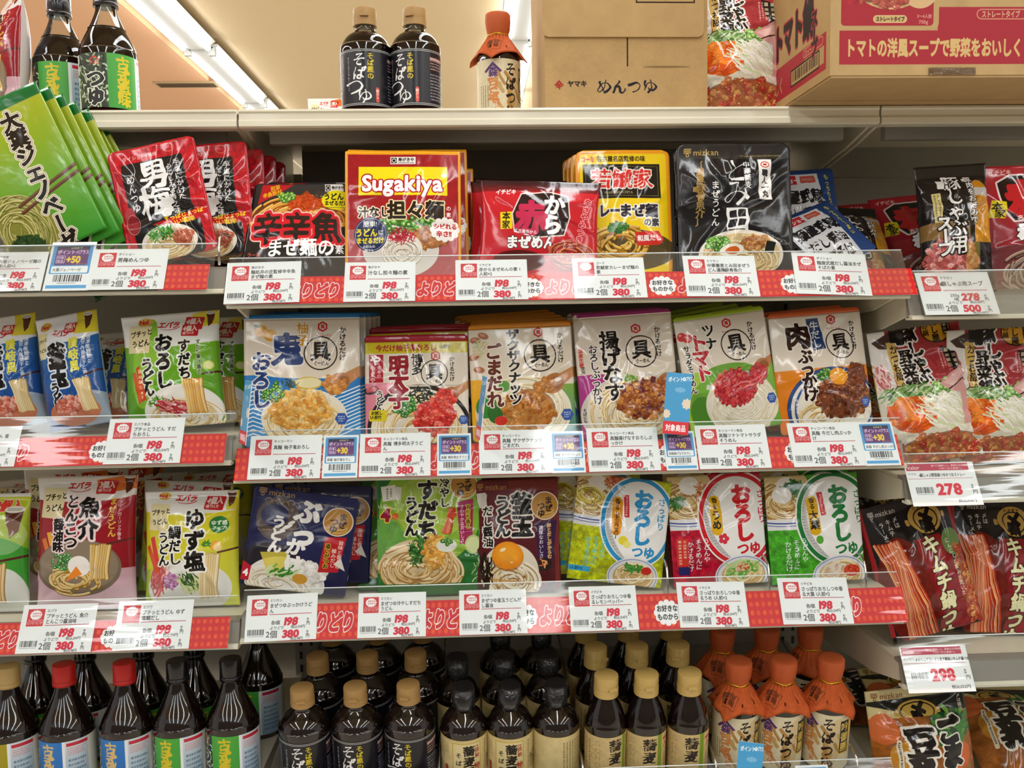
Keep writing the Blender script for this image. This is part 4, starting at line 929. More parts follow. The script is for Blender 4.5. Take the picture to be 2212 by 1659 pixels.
a = sheetart(*M2, 1028, 1302, 396, bg='c8202c')
a.grad(1028, 396, 1302, 422, '2a1214', '8a1a24'); a.grad(1028, 422, 1302, 500, 'd0222e', 'c41e2a'); a.text('イチビキ', 1062, 424, 12.5, 'f4ecec', b=.05, sx=.95, sh=.15)
for g, c in ((3, 'f0dcd8'), (0, '2c1a1a')): a.poly([(1122, 430), (1190, 424), (1228, 434), (1234, 480), (1222, 518), (1160, 524), (1108, 512), (1102, 474)], c, grow=g)
a.text('赤', 1108, 482, 76, 'cc2c54', b=.06, br=.025); a.text('か', 1174, 452, 48, 'fff', b=.05, br=.03); a.text('ら', 1172, 496, 46, 'fff', b=.06, br=.03)
a.rect(1073, 470, 1101, 508, 'f0d41e', 0, -3); a.text('本', 1077, 479, 19, K1, b=.03); a.text('家', 1077, 498, 19, K1, b=.02); a.text('名古屋赤から', 1106, 511, 9, 'fff', rot=4)
a.text('辛さやみつき', 1278, 436, 17, 'c41e2a', v=1, out=[(.1, 'f6c8cc')], b=.04, rot=12); a.text('まぜめん', 1088, 536, 29, 'fff', out=[(.1, '3a1a18')], b=.05, br=.02)
a.noodles(1240, 560, 60, 30, 40, ('c8502c', 'd8703c', 'b03c20'), '6a1a10', 5, 3); a.ell(1120, 575, 60, 22, '5a1a18')
p = put(a, 'red pillow pouch with a black emblem, standing in front of two darker ones', style='pillow', T=.028, lean=10, back='a81a26', seed=23, wr=1.0, roll=-2.5, rc=0, wpx=264, yaw=-3)
behind(p, 'red pillow pouch whose left edge shows beside the front one', -.011, .034, .004, 1); behind(p, 'dark red pillow pouch at the back of the emblem stack', -.009, .068, .012, 0)

a = sheetart(*M2, 1240, 1456, 327, Y=.085, bg='f0a21e')
a.rect(1240, 327, 1456, 700, 'ee9c20'); a.rect(1249, 335, 1447, 700, 'f2cf1c', 5); a.text('コーミ', 1252, 347, 13, 'c8281e', b=.06, sx=.8); a.text('名古屋名店監修の味', 1288, 346, 13.5, '33260c', b=.03, sx=.92)
a.rect(1256, 358, 1432, 434, '161412'); a.rect(1261, 363, 1427, 429, '8a7a3a'); a.rect(1262, 364, 1426, 428, '1a1715'); a.mott(.2, 10, 4, (1262, 364, 1426, 428))
a.text('若鯱家', 1274, 390, 46, 'd0302c', out=[(.08, 'e8dcd0')], b=.02, br=.02, sx=1.02); a.text('WAKASHACHIYA', 1302, 421, 8, 'a89a5a')
a.ell(1345, 545, 120, 44, '5a4a2a'); a.noodles(1335, 530, 74, 40, 70, ('d8a02c', 'e8b83c', 'c88a1c', 'f0c860'), '7a5010', 6, 4, span=(.5, 1.6)); a.chunks(1330, 497, 24, 11, 60, ('3a7a34', '2a5a28', '5a9a44'), '14300f', 4, 4, 'a8d88a')
a.text('カレー', 1264, 461, 29, '2a2230', out=[(.13, 'f6f2ea')], b=.06, sx=.85); a.text('まぜ麺', 1334, 461, 30, '2a2230', out=[(.13, 'f6f2ea')], b=.05); a.text('の素', 1390, 486, 18, '2a2230', out=[(.13, 'f6f2ea')], b=.04)
a.poly([(1368, 508), (1424, 504), (1436, 522), (1426, 534), (1374, 536)], 'd8342c'); a.text('和風だし', 1374, 521, 14, 'fff', b=.03, rot=-3)
p = put(a, 'yellow curry noodle pouch with a black name panel, front one', T=.018, lean=8, back='e09a24', seed=24, wr=1.1, rc=.011, wpx=206)
for k in range(3): behind(p, ('yellow curry pouch second in its stack', 'yellow curry pouch third in its stack', 'rearmost yellow curry pouch')[k], -.003-.0035*k, .023+.022*k, .0005, .5)

a = sheetart(*M2, 1462, 1712, 314, bg='1b1a1b')
a.grad(1462, 314, 1712, 345, '222122', '2e2d2e'); a.rect(1472, 345, 1702, 347, '3a382c'); mizkan(a, 1478, 324, .95, 'b99a58'); a.lines(1600, 338, 1698, 344, 'a08a50', 1, seed=3)
a.text('〔濃厚豚骨魚介〕', 1509, 352, 19.5, 'a8864a', v=1, b=.03, gap=.88, br=.02)
a.text('と', 1560, 374, 60, 'f4f4f2', b=.0, br=.05, sh=.2); a.text('み', 1556, 424, 62, 'f4f4f2', b=.0, br=.05); a.text('田', 1560, 478, 56, 'f4f4f2', b=.01, br=.04)
a.text('中華蕎麦', 1614, 352, 15.5, 'f4f4f2', v=1, br=.02); a.text('まぜうどん', 1541, 398, 18.5, 'f4f4f2', v=1, b=.02, br=.02, gap=1.04)
a.rect(1639, 349, 1669, 436, 'f2efe8'); a.rect(1641, 351, 1667, 434, 'fbf9f4'); a.ell(1654, 361, 9, 6, 'd03a30', w=2); a.rect(1650, 359, 1658, 363, 'd03a30'); a.text('職人一丸', 1654, 371, 15, K1, v=1, b=.04)
a.ell(1596, 556, 92, 54, 'e9e2d4'); a.ell(1596, 556, 84, 46, 'd8bc8a'); a.noodles(1590, 560, 80, 42, 50, ('e0c48c', 'cfae70', 'ecd8a8'), '8a6430', 5, 4); a.chunks(1625, 530, 32, 15, 30, ('b87a44', 'cf9a60', '9a5c30'), '5a3414', 8, 4); a.rings(1545, 530, 24, 14, 60, ('6ab03c', '84c858', '4a8a2c'), 4.5, 3)
a.ell(1575, 545, 26, 13, 'f2ece0', -8); a.ell(1576, 546, 16, 8, 'd8641e', -8); a.rect(1648, 528, 1668, 552, '20241e', 2, 12)
p = put(a, 'tall black pouch with white brush lettering and a white tag, front one', T=.026, lean=7, back='19191a', seed=25, wr=2.3, rc=.011, rough=.16)
behind(p, 'tall black pouch hidden behind the white lettered one', .003, .032, .0, 0)

a = sheetart(*M2, 1700, 1860, 455, Y=.10, bg='e9ebf0')
a.rect(1700, 455, 1860, 900, 'eceef2'); a.rect(1820, 455, 1860, 900, '2a4a86'); a.rect(1700, 455, 1860, 463, '28427a'); a.rect(1702, 465, 1765, 484, 'd8343a'); a.text('ダイショー', 1706, 475, 13, 'fff', b=.04, sh=.1); a.rect(1775, 467, 1812, 482, 'e0604a', 2); a.lines(1779, 471, 1808, 478, 'fff', 2)
a.text('麺屋武蔵', 1708, 510, 30, '1c1c24', b=.04, br=.06, sx=.95); a.text('だし醤油', 1712, 545, 26, '1c1c24', b=.02, br=.05); a.text('まぜそば', 1712, 575, 24, '1c1c24', b=.03, br=.05); a.strips(1750, 600, 50, 26, 40, ('9a9aa4', '3a3a44', 'b8684a'), 2, 24, 4)
a.text('もっちりうまい', 1840, 466, 12, 'e8d83a', v=1, b=.03)
p = put(a, 'slumped blue and white pouch leaning over at the right end, front one', T=.016, lean=40, back='2c3f9a', seed=26, wr=1.2, roll=27, cx=1782, wpx=150)
q = behind(p, 'upright blue and white pouch with a red maker tag at the back', -.025, .09, .035, -22, -28); 

# second shelf, left bay -------------------------------------------------------
L2 = ('left', 1)
a = sheetart(*L2, -80, 140, 222, Y=.052, bg='8aa81e')
a.grad(-80, 222, 140, 620, 'b9bc1e', '2f9430'); a.grad(-80, 222, 140, 246, '12762e', '0e6a28'); a.rect(-80, 250, 140, 252, 'b8b040'); a.rect(-80, 246, 140, 250, '15702a')
a.ell(-30, 540, 80, 90, '8a8a3a'); a.noodles(-35, 520, 80, 100, 90, ('a8a04a', '8a8a34', 'c2b864'), '4a5018', 4, 3); a.chunks(-40, 560, 46, 40, 90, ('2a4a24', '3a5a2a', '1e3a1a'), '10200c', 5, 4, '7aa05a')
for y in (432, 448): a.line([(-10, y+30), (140, y-8)], 8, '5a3420'); a.line([(-10, y+28), (140, y-10)], 2, '8a5a3c')
a.text('大葉ジェノベーゼ', 52, 258, 45, '221c12', v=1, out=[(.17, 'e9e2cc'), (.11, '6a5a3a'), (.09, 'f2ecd8')], b=.045, gap=.93, br=.02)
p = put(a, 'green basil noodle pouch tilted to the left, front of its fanned row', T=.0075, lean=2, back='4f9a34', seed=27, wr=.4, roll=24, cx=58, wpx=215, rc=0, side=.02, topm=.09)
for k in range(6): behind(p, ('second green pouch of the tilted fanned row', 'third green pouch of the tilted fanned row', 'fourth green pouch of the tilted fanned row', 'fifth green pouch of the tilted fanned row', 'sixth green pouch of the tilted fanned row', 'rearmost green pouch of the tilted fanned row')[k], .014+.0125*k, .0095+.0095*k, -.004-.0075*k, (0, 0, 0, 0, 2, 3)[k])

a = sheetart(*L2, 236, 444, 315, bg='c01c28')
a.mott(.16, 5, 3); a.poly([(262, 372), (270, 352), (408, 352), (400, 430), (420, 520), (412, 700), (262, 700)], '1e1c1c'); a.rect(262, 350, 408, 470, '1e1c1c', 6)
a.text('ダイショー×男梅', 268, 338, 11, 'f0c0b8'); a.ell(380, 330, 12, 9, 'e86a5a', w=2)
a.text('男', 300, 385, 74, 'f2f2f0', b=.03, br=.04, sx=.95); a.text('梅', 292, 452, 76, 'f2f2f0', b=.03, br=.04); a.text('めんつゆ', 281, 378, 22, 'f2f2f0', v=1, br=.03); a.text('手塩にかけた', 392, 360, 16.5, 'f2f2f0', v=1, br=.03); a.text('心にしみる梅之味', 372, 366, 15, 'f2f2f0', v=1, br=.03)
a.ell(262, 470, 13, 20, 'b8404a'); a.ell(262, 490, 16, 22, '9a2830'); a.ell(265, 490, 16, 22, 'd88a7a', w=1.5)
a.poly([(310, 500), (436, 476), (436, 502), (330, 512)], 'c41c24'); a.text('すっぱじょっぱ', 338, 494, 13, 'f6d23a', b=.04, rot=-6); a.text('いい塩梅!', 352, 506, 13, 'f6d23a', b=.04, rot=-6)
a.ell(338, 545, 66, 40, 'eee6da'); a.ell(338, 548, 58, 32, 'd8c09a'); a.noodles(335, 548, 54, 28, 30, w=4, seed=4); a.chunks(372, 540, 24, 18, 14, ('c86a4a', 'a84a38', 'd8846a'), '6a2418', 8, 4); a.strips(322, 522, 30, 14, 80, ('3f8a34', '68b04a', '2a6a24'), 2.2, 20, 4)
p = put(a, 'red and black plum sauce pouch tilted to the left, front one', T=.024, lean=8, back='b01a26', seed=28, wr=2.0, roll=12, cx=352, wpx=190, rc=.008)
for k in range(5): behind(p, ('red plum sauce pouch whose right half shows behind the front one', 'red plum sauce pouch third from the front', 'red plum sauce pouch fourth from the front', 'red plum sauce pouch fifth from the front', 'rearmost red plum sauce pouch, showing at the upper left')[k], (.040, .048, .056, .06, -.005)[k], .034+.032*k, (.003, .0, -.003, -.006, .0)[k], (-8, -11, -12, -13, -9)[k])

# second shelf, right bay -------------------------------------------------------
R2 = ('right', 1)
a = sheetart(*R2, 1985, 2135, 362, bg='1e1b1a')
a.grad(1985, 362, 2135, 470, '1c1a1a', '2a2422'); a.ell(2110, 460, 24, 60, 'd08a1c'); a.rect(2088, 420, 2132, 442, 'c9c4c0', 8); a.rect(2090, 440, 2130, 540, 'cc8a1c'); a.mott(.1, 8, 3, (2088, 440, 2132, 540)); a.rect(2008, 430, 2026, 495, 'd8cc8a'); a.lines(2010, 434, 2024, 490, '6a5a30', 2, v=1)
a.rect(1985, 495, 2080, 530, '8a6a3a'); a.chunks(2040, 575, 55, 48, 90, ('c8605a', 'd87a72', 'e8a8a0', 'b04844'), '7a2a2a', 9, 3); a.text('豚しゃぶ用', 2055, 386, 40, 'f6f4f0', v=1, out=[(.11, '1a1614')], b=.015, br=.03, gap=.86); a.text('スープ', 2028, 480, 34, 'f6f4f0', v=1, out=[(.11, '1a1614')], b=.04, gap=.8); a.text('豚肉をお好みで', 2092, 390, 16, 'f6f4f0', v=1, b=.02, out=[(.1, '2a201a')])
a.rect(2070, 540, 2100, 680, 'c9b44a', o=.5)
p = put(a, 'black pork hotpot soup pouch with white brush lettering, front one', style='pillow', T=.05, lean=10, back='221f1e', seed=31, wr=1.8, yaw=-10, rc=0, roll=2, topm=.12)
copyto(p, 'black pork hotpot pouch with a gold edge behind the front one', 2085, 372, .125, -3); copyto(p, 'black pork hotpot pouch lying back at the left end of its row', 1850, 452, .13, -3)
a = sheetart(*R2, 2128, 2330, 362, bg='a81c2a')
a.grad(2128, 362, 2330, 640, 'b81e2c', '8a2430'); a.text('イチビキ', 2142, 376, 13, 'f0b8b8', b=.05, sh=.15)
for g, c in ((4, 'f0e6e2'), (0, '241414')): a.poly([(2158, 400), (2190, 384), (2290, 384), (2310, 480), (2290, 492), (2175, 488), (2160, 460)], c, grow=g)
a.text('赤', 2168, 440, 90, 'c8262c', b=.07, br=.03); a.rect(2136, 440, 2164, 478, 'e6d41e', 0, 14); a.text('本', 2139, 451, 19, K1, b=.03, rot=10); a.text('家', 2142, 467, 19, K1, b=.02, rot=10); a.text('名古屋赤から', 2178, 484, 12, 'fff'); a.text('赤から鍋', 2176, 512, 38, 'fff', out=[(.12, '3a1214')], b=.06)
a.rect(2128, 540, 2330, 700, '6a4a48', o=.6); a.noodles(2230, 600, 90, 50, 60, ('8a6a5a', '6a4a44', 'a88474'), '3a2420', 7, 5)
p = put(a, 'red hotpot pouch with a black emblem and yellow tag, cut off at the right', style='flat', T=.055, lean=9, back='9a1c28', seed=32, wr=1.6, rc=0, roll=2, side=.03)
copyto(p, 'dark red hotpot pouch with a yellow tag left of the black soup pouch', 2000, 425, .19, 8); copyto(p, 'dark red hotpot pouch farther back at the left of its row', 1925, 440, .25, 5)
# small cups-in-a-bag noodle soups: left bay, third and fourth shelves -------------
def ebara(a, x, y, s, rot=0): a.text('エバラ', x, y, 17*s, 'c8202c', b=.05, sx=1.0, sh=.2, rot=rot); a.arc(x+28*s, y+6*s, 24*s, 8*s, .3, 2.7, 2.2*s, 'c8202c', 10, .6)
def puchi(a, x, y, w, h, bg='e8dcae', c=K1):
    a.rect(x, y, x+w, y+h, bg, 1, 4); a.text('プチッと', x+w*.1, y+h*.33, w*.29, c, b=.03, br=.02, rot=-6, sx=.86); a.text('うどん', x+w*.14, y+h*.68, w*.30, c, b=.03, br=.02, rot=-4, sx=.95)
def four(a, x, y, s, n='4個入'): a.rect(x, y, x+44*s, y+30*s, 'c4202c', 3, 4); a.text(n, x+3*s, y+10*s, 16*s, 'f6e4d8', b=.05, sx=.9); a.text('1個で1人分', x+3*s, y+22*s, 8*s, 'f6e4d8', b=.03, sx=.85)
def cup(a, x, y, s): a.poly([(x-13*s, y-16*s), (x+13*s, y-18*s), (x+8*s, y+14*s), (x-2*s, y+24*s)], '5a2a1c'); a.ell(x, y-17*s, 14*s, 5*s, 'e8e4d8'); a.lines(x-10*s, y-19*s, x+10*s, y-15*s, '666', 2)
L3, L4 = ('left', 2), ('left', 3)
a = sheetart(*L3, 62, 236, 684, bg='f0f0f2')
a.grad(62, 735, 236, 940, '2f6cb4', '123f86'); a.ell(120, 735, 120, 16, 'eef0f4'); ebara(a, 118, 722, .9, 12); a.rect(180, 684, 236, 735, 'e8d83a'); four(a, 150, 706, .8); cup(a, 212, 706, .9); a.ell(92, 705, 16, 11, 'd8b04a'); a.text('No1', 80, 705, 14, 'c8202c', b=.05); puchi(a, 66, 720, 34, 60, 'e8dfae')
a.text('釜玉', 128, 748, 54, '161412', v=1, out=[(.13, 'dfe8f2')], b=.055, br=.03, gap=.9); a.text('うどん', 112, 835, 30, '161412', v=1, out=[(.14, 'dfe8f2')], b=.05, br=.03, gap=.8); a.text('讃岐風', 176, 742, 26, 'e8e24a', v=1, b=.04, br=.02); a.text('瀬戸内産煮干と香る', 202, 742, 11, 'f4f4f4', v=1); a.text('焼津産鰹節と', 215, 740, 11, 'f4f4f4', v=1)
a.ell(200, 905, 60, 40, '9aa8b8'); a.ell(150, 905, 70, 30, 'c87a5a'); a.chunks(140, 890, 40, 20, 50, ('d88a78', 'e8b0a0', 'c8604a'), '7a3020', 8, 4); a.line([(200, 830), (236, 820)], 4, '4a1c18'); a.strand(186, 838, 196, 905, 8, 40, ('e8d09a', 'dcc084'), 'a87c40', 6, 2, 2)
p = put(a, 'blue noodle soup bag turned to the left beside the green one', style='pillow', T=.04, lean=9, back='b8c4d4', seed=41, wr=1.3, roll=10, cx=160, wpx=140, rc=0, yaw=-6, flare=0, group='blue noodle soup bags')
copyto(p, 'blue noodle soup bag cut off by the left picture edge', 18, 688, .085, 8); copyto(p, 'blue noodle soup bag in the dark gap left of the green one', 240, 722, .15, 2)
a = sheetart(*L3, 262, 490, 682, bg='eeeeea')
a.grad(262, 735, 490, 940, '7ab826', '4f9420'); a.ell(380, 742, 130, 18, 'eef0ea'); a.ell(320, 790, 30, 100, '8cc43a', 8); ebara(a, 350, 707, 1.0, 4); puchi(a, 280, 706, 54, 62); a.ell(318, 698, 18, 10, 'd8b04a'); a.text('No1', 304, 697, 14, 'c8202c', b=.05); a.rect(430, 682, 490, 718, 'e8d83a', rot=-10); four(a, 412, 694, 1.0); cup(a, 470, 700, .8); four(a, 408, 712, .9)
a.text('すだち', 415, 745, 30, '161412', v=1, out=[(.15, 'eef2e4')], b=.04, br=.03); a.text('おろし', 366, 728, 42, '161412', v=1, out=[(.13, 'eef2e4')], b=.05, br=.03, gap=.98); a.text('うどん', 325, 780, 32, '161412', v=1, out=[(.14, 'eef2e4')], b=.045, br=.03, gap=.85); a.text('すだち果汁香る', 448, 748, 11, K1, v=1, out=[(.1, 'dcecc0')]); a.ell(468, 806, 12, 10, 'd8e05a'); a.ell(468, 806, 9, 7, 'eef0b0')
a.line([(455, 825), (490, 820)], 4, '4a1c18'); a.ell(400, 900, 90, 56, 'f2f0e8'); a.noodles(400, 910, 84, 44, 40, seed=4); a.strips(350, 880, 26, 12, 50, ('4a8a34', '7ab04a', '2f6a24'), seed=2); a.strips(380, 890, 34, 14, 50, ('c8404a', 'e89090', 'b02838'), 3, 24, 6, 25); a.strand(428, 835, 432, 905, 8, 46, ('e8b860', 'f0cc84', 'dca044'), 'a86c20', 6, 3, 2)
a.poly([(296, 800), (306, 796), (320, 870), (308, 875)], 'd8482c'); a.lines(300, 804, 314, 868, 'f6d8a0', 1, v=1, th=.7); a.poly([(286, 812), (295, 808), (310, 872), (300, 880)], 'd85a2c')
p = put(a, 'green and white noodle soup bag with a bundle of noodles on it', style='pillow', T=.045, lean=9, back='c8d4b8', seed=42, wr=1.2, roll=4, rc=0, wpx=212)
copyto(p, 'green noodle soup bag in shade at the right end of the left bay', 446, 690, .125, 2)
a = sheetart(*L4, 82, 297, 1032, bg='ece8e4')
a.grad(82, 1075, 297, 1230, 'a81c2a', '8c1622'); a.grad(82, 1230, 297, 1330, 'c89aa8', 'e8d4dc'); a.ell(180, 1074, 110, 12, 'ece8e4'); ebara(a, 150, 1052, .95); a.rect(212, 1035, 297, 1066, 'd8722c', rot=-8); four(a, 214, 1042, .95, '3個入'); cup(a, 280, 1050, .9); puchi(a, 96, 1056, 52, 64)
a.text('まぜうどん', 255, 1078, 17, 'e8c84a', v=1, b=.03); a.text('フライドガーリック香る', 270, 1076, 8.5, 'f0d8d8', v=1); a.poly([(112, 1150), (124, 1148), (148, 1215), (134, 1222)], 'e8a83a'); a.poly([(100, 1165), (110, 1160), (136, 1226), (126, 1230)], 'd8782c')
a.ell(182, 1226, 92, 62, '7a6a58'); a.ell(182, 1222, 86, 56, '8c7c68'); a.noodles(172, 1252, 62, 32, 40, ('e8c878', 'dcb45a', 'f0d890'), '8a6020', 5, 5); a.rings(150, 1210, 24, 18, 70, ('3f8a44', '5aa85a', '2a6a34'), 3.5, 5); a.ell(186, 1222, 24, 22, 'f4f0ea'); a.poly([(152, 1256), (180, 1222), (192, 1240)], 'f08a2c'); a.line([(240, 1178), (297, 1168)], 4, '5a2a24'); a.strand(232, 1180, 226, 1250, 8, 42, ('d8b468', 'c8a050', 'e4c47c'), '8a6020', 6, 4, 2)
for t_, x, y, s_ in (('魚介', 206, 1076, 44), ('とんこつ', 168, 1070, 30), ('醤油味', 140, 1120, 25)): a.text(t_, x, y, s_, '161412', v=1, out=[(.16, 'f0dcdc')], b=.04, br=.03, gap=.95 if s_ < 44 else 1.05)
p = put(a, 'red noodle soup bag with egg and noodles in a brown bowl, front one', style='pillow', T=.045, lean=8, back='c8bcb8', seed=43, wr=1.5, rc=0)
for px, py, Y, r_, w_ in ((312, 1030, .37, 3, 'red noodle soup bag in the gap before the yellow one'), (150, 1015, .125, -3, 'red noodle soup bag standing behind the front one'), (40, 1035, .185, 4, 'red noodle soup bag in shade behind the green cup bag'), (250, 1012, .185, 6, 'rearmost red noodle soup bag')): copyto(p, w_, px, py, Y, r_)
a = sheetart(*L4, 315, 518, 1064, bg='ecebe6')
a.grad(315, 1100, 518, 1320, 'd8cc1c', 'cfd85a'); a.ell(415, 1100, 110, 12, 'ecebe6'); a.rect(315, 1230, 330, 1330, '8cb83c', o=.7); ebara(a, 382, 1078, .9, 3); four(a, 448, 1076, .95); a.rect(495, 1064, 518, 1105, 'd8cc2c'); cup(a, 502, 1080, .8); puchi(a, 330, 1090, 42, 56); a.ell(358, 1074, 14, 8, 'd8b04a'); a.text('No1', 347, 1074, 11, 'c8202c', b=.05)
a.ell(482, 1136, 20, 18, '2a7a34'); a.text('ゆず感', 466, 1132, 11, 'f2f8e8', b=.03); a.text('アップ!', 468, 1143, 9, 'f2f8e8', b=.03); a.ell(475, 1180, 12, 10, 'e8a83a'); a.ell(480, 1184, 9, 8, 'f4dc9a'); a.strips(455, 1176, 8, 5, 10, ('3f8a34',), seed=2)
a.ell(415, 1270, 90, 60, 'e4e6e0'); a.line([(480, 1195), (518, 1188)], 4, '5a2a24'); a.strips(352, 1250, 16, 28, 60, ('d87a7a', 'f0b0a8', 'c85a60'), 3, 40, 3, 100); a.chunks(378, 1254, 18, 16, 40, ('c890b8', 'e0b8d4', 'a868a0'), '6a3a66', 5, 4); a.strips(420, 1258, 24, 18, 70, ('3f6a2c', 'd8e0a8', '2a4a1e', 'c8d890'), 2.6, 26, 5, 60); a.strand(460, 1200, 455, 1290, 8, 42, ('e8d09a', 'dcc084', 'f0deb4'), 'b08c50', 6, 4, 2)
a.poly([(332, 1162), (342, 1158), (356, 1228), (346, 1236)], 'd8382c'); a.poly([(322, 1182), (330, 1176), (352, 1232), (344, 1240)], 'd8542c')
a.text('ゆず塩', 430, 1100, 45, '161412', v=1, out=[(.13, 'f4f4ea')], b=.04, br=.03, gap=1.0); a.text('鯛だし', 388, 1136, 28, '161412', v=1, out=[(.15, 'f4f4ea')], b=.03, br=.03); a.text('うどん', 363, 1148, 25, '161412', v=1, out=[(.16, 'f4f4ea')], b=.03, br=.03, gap=.98)
p = put(a, 'yellow noodle soup bag with yuzu fruit, front one at the bay end', style='pillow', T=.045, lean=8, back='cccabc', seed=44, wr=1.4, rc=0, nar=.03)
for px, py, Y, r_, w_ in ((400, 1040, .125, -3, 'yellow noodle soup bag standing behind the front one'), (455, 1022, .245, 4, 'rearmost yellow noodle soup bag'), (330, 1025, .30, 2, 'yellow noodle soup bag leaning in the dark between two stacks')): copyto(p, w_, px, py, Y, r_)
a = sheetart(*L4, -90, 66, 1070, bg='e4e4dc')
a.grad(-90, 1078, 66, 1330, 'c8d02c', '3a9a34'); a.ell(-10, 1250, 100, 90, '3f9a34'); a.text('3個入', -6, 1096, 24, 'e84030', out=[(.1, 'f6e8d8')], b=.05); cup(a, 38, 1130, 1.5); a.ell(20, 1160, 44, 40, 'e8ece4', o=.35); a.line([(-20, 1218), (66, 1205)], 5, '5a2420'); a.ell(20, 1290, 46, 62, 'd8dcd4'); a.strand(10, 1220, 6, 1300, 6, 30, ('dcc084', 'c89a5c'), '8a5a24', 6, 3, 2)
p = put(a, 'green cup soup bag cut off by the left picture edge', style='pillow', T=.04, lean=8, back='b8c8a8', seed=45, wr=1.0, rc=0); copyto(p, 'green cup soup bag in shade behind the cut off one', 62, 1055, .245, 3)

# right bay, third and fourth shelves ---------------------------------------------
R3, R4 = ('right', 2), ('right', 3)
a = sheetart(*R3, 1882, 2110, 712, bg='e6e2dc')
a.rect(1925, 692, 2110, 842, 'a8343a'); a.mott(.06, 6, 3, (1925, 692, 2110, 842)); a.poly([(1880, 692), (1935, 692), (1930, 710), (1880, 706)], 'f2f0ec'); a.text('ヤマキ', 1900, 698, 12, '4a3a34', b=.05)
a.rect(1880, 700, 1925, 842, 'eae6e0'); a.poly([(1890, 735), (1945, 712), (1930, 755), (1905, 750)], '4a3630'); a.rect(1925, 738, 1950, 870, 'd8b464', 3, -3); a.text('かつお節', 1938, 745, 21, '2a1c14', v=1, b=.02, br=.02, gap=.98); a.text('のだし', 1941, 830, 15, '2a1c14', v=1, b=.02, br=.02)
for dy in range(5): a.strips(1900, 800+dy*8, 14, 6, 10, ('d89a94', 'c86a6a', 'f0d4cc'), 4, 30, dy, 80)
a.text('豚', 1950, 722, 52, '1c1614', out=[(.12, 'f2ece4')], b=.05, br=.02); a.text('しゃぶ', 1990, 742, 38, '1c1614', v=1, out=[(.13, 'f2ece4')], b=.04, br=.03, gap=.82); a.text('野菜鍋', 1962, 758, 34, '1c1614', v=1, out=[(.13, 'f2ece4')], b=.035, br=.02, gap=.96); a.text('つゆ', 1984, 862, 17, '1c1614', v=1, out=[(.16, 'f2ece4')], b=.03)
a.ell(2050, 722, 36, 32, '2a1c14'); a.ell(2050, 722, 33, 29, 'd8a02c'); a.text('だし屋', 2048, 696, 19, '2a1c14', v=1, b=.03, gap=.95); a.text('の鍋', 2026, 706, 15, '2a1c14', v=1, b=.02); a.poly([(2064, 694), (2080, 690), (2082, 735), (2068, 738)], '1c1614'); a.lines(2066, 696, 2080, 734, 'd8c8a0', 1, v=1)
a.poly([(2048, 762), (2080, 768), (2092, 820), (2066, 820)], '1c1614'); a.lines(2054, 768, 2086, 814, 'e8d8b0', 2, v=1, th=.6); a.lines(2040, 768, 2056, 815, 'f0d8d4', 2, v=1)
a.rect(1880, 842, 2110, 1010, 'dcd6c4'); a.strips(1960, 858, 70, 18, 120, ('5a8a44', '7aa85a', '3a6a30', 'a8c48a'), 3, 26, 3, 150); a.ell(1945, 905, 50, 40, 'e0641c'); a.chunks(1945, 905, 46, 34, 24, ('e86a1c', 'f08a34', 'd8541a'), '8a2c0a', 16, 3, 'f8b878'); a.strips(2030, 905, 60, 40, 120, ('ece8d8', 'dcd8c0', 'f4f2e8', 'c8d4a0'), 3.4, 60, 5, 35); a.rings(2030, 850, 24, 12, 30, ('8ac45a', '5aa03c', 'c8e0a0'), 8, 4)
a.poly([(2020, 845), (2090, 808), (2100, 830), (2094, 940), (2070, 940), (2072, 870), (2040, 862)], 'd8a09c'); a.poly([(2030, 845), (2090, 815), (2094, 826), (2060, 856)], 'e8bcb4'); a.line([(2040, 860), (2110, 832)], 3, '3a2018'); a.chunks(2010, 985, 110, 36, 90, ('a85a2a', 'c8784a', 'b83a30', 'd8a05a'), '5a2010', 10, 6)
p = put(a, 'pork hotpot soup pouch with vegetables, left one of two side by side', style='flat', T=.05, lean=10, back='c8a84a', seed=51, wr=2.0, roll=7, rc=0, wpx=208, side=.04)
copyto(p, 'pork hotpot soup pouch with vegetables, right one of two side by side', 2150, 690, .085, 2); copyto(p, 'vegetable hotpot pouch lying in shade left of the front two', 1895, 800, .16, 6)
a = sheetart(*R4, 1878, 2100, 1082, bg='1f1b1a')
a.grad(1878, 1082, 2100, 1200, '2c2828', '1c1818'); a.rect(1878, 1082, 1888, 1380, 'a8242c'); a.rect(2092, 1082, 2100, 1460, 'a8242c'); mizkan(a, 1900, 1094, .85, 'c8c4bc'); a.text('〆は', 1960, 1116, 13, 'd8d4cc', v=1); a.text('キムチ', 1942, 1118, 13, 'd8d4cc', v=1); a.text('ラーメン', 1924, 1122, 13, 'd8d4cc', v=1)
a.ell(2030, 1135, 44, 38, '1c1614'); a.ell(2030, 1135, 41, 35, 'c8a050'); a.ell(2030, 1138, 31, 26, '2a1c10'); a.ell(2030, 1138, 28, 23, 'c8a050'); a.text('〆', 2006, 1134, 46, '1c1614', b=.07); a.text('鍋', 2016, 1154, 28, '1c1614', b=.06); a.text('シメまで', 2008, 1109, 10, '2a1c10', b=.02); a.rect(1980, 1130, 1988, 1144, 'c8a050', 3); a.rect(2072, 1130, 2080, 1144, 'c8a050', 3)
a.ell(1940, 1290, 60, 130, '6a1c14'); a.strand(1925, 1170, 1950, 1400, 13, 66, ('d8602c', 'c8481e', 'e88a4a', 'b83414'), '6a1408', 7, 3, 10); a.poly([(1980, 1175), (2050, 1175), (2080, 1460), (2000, 1460)], '8a1820'); a.mott(.1, 8, 4, (1960, 1175, 2090, 1460))
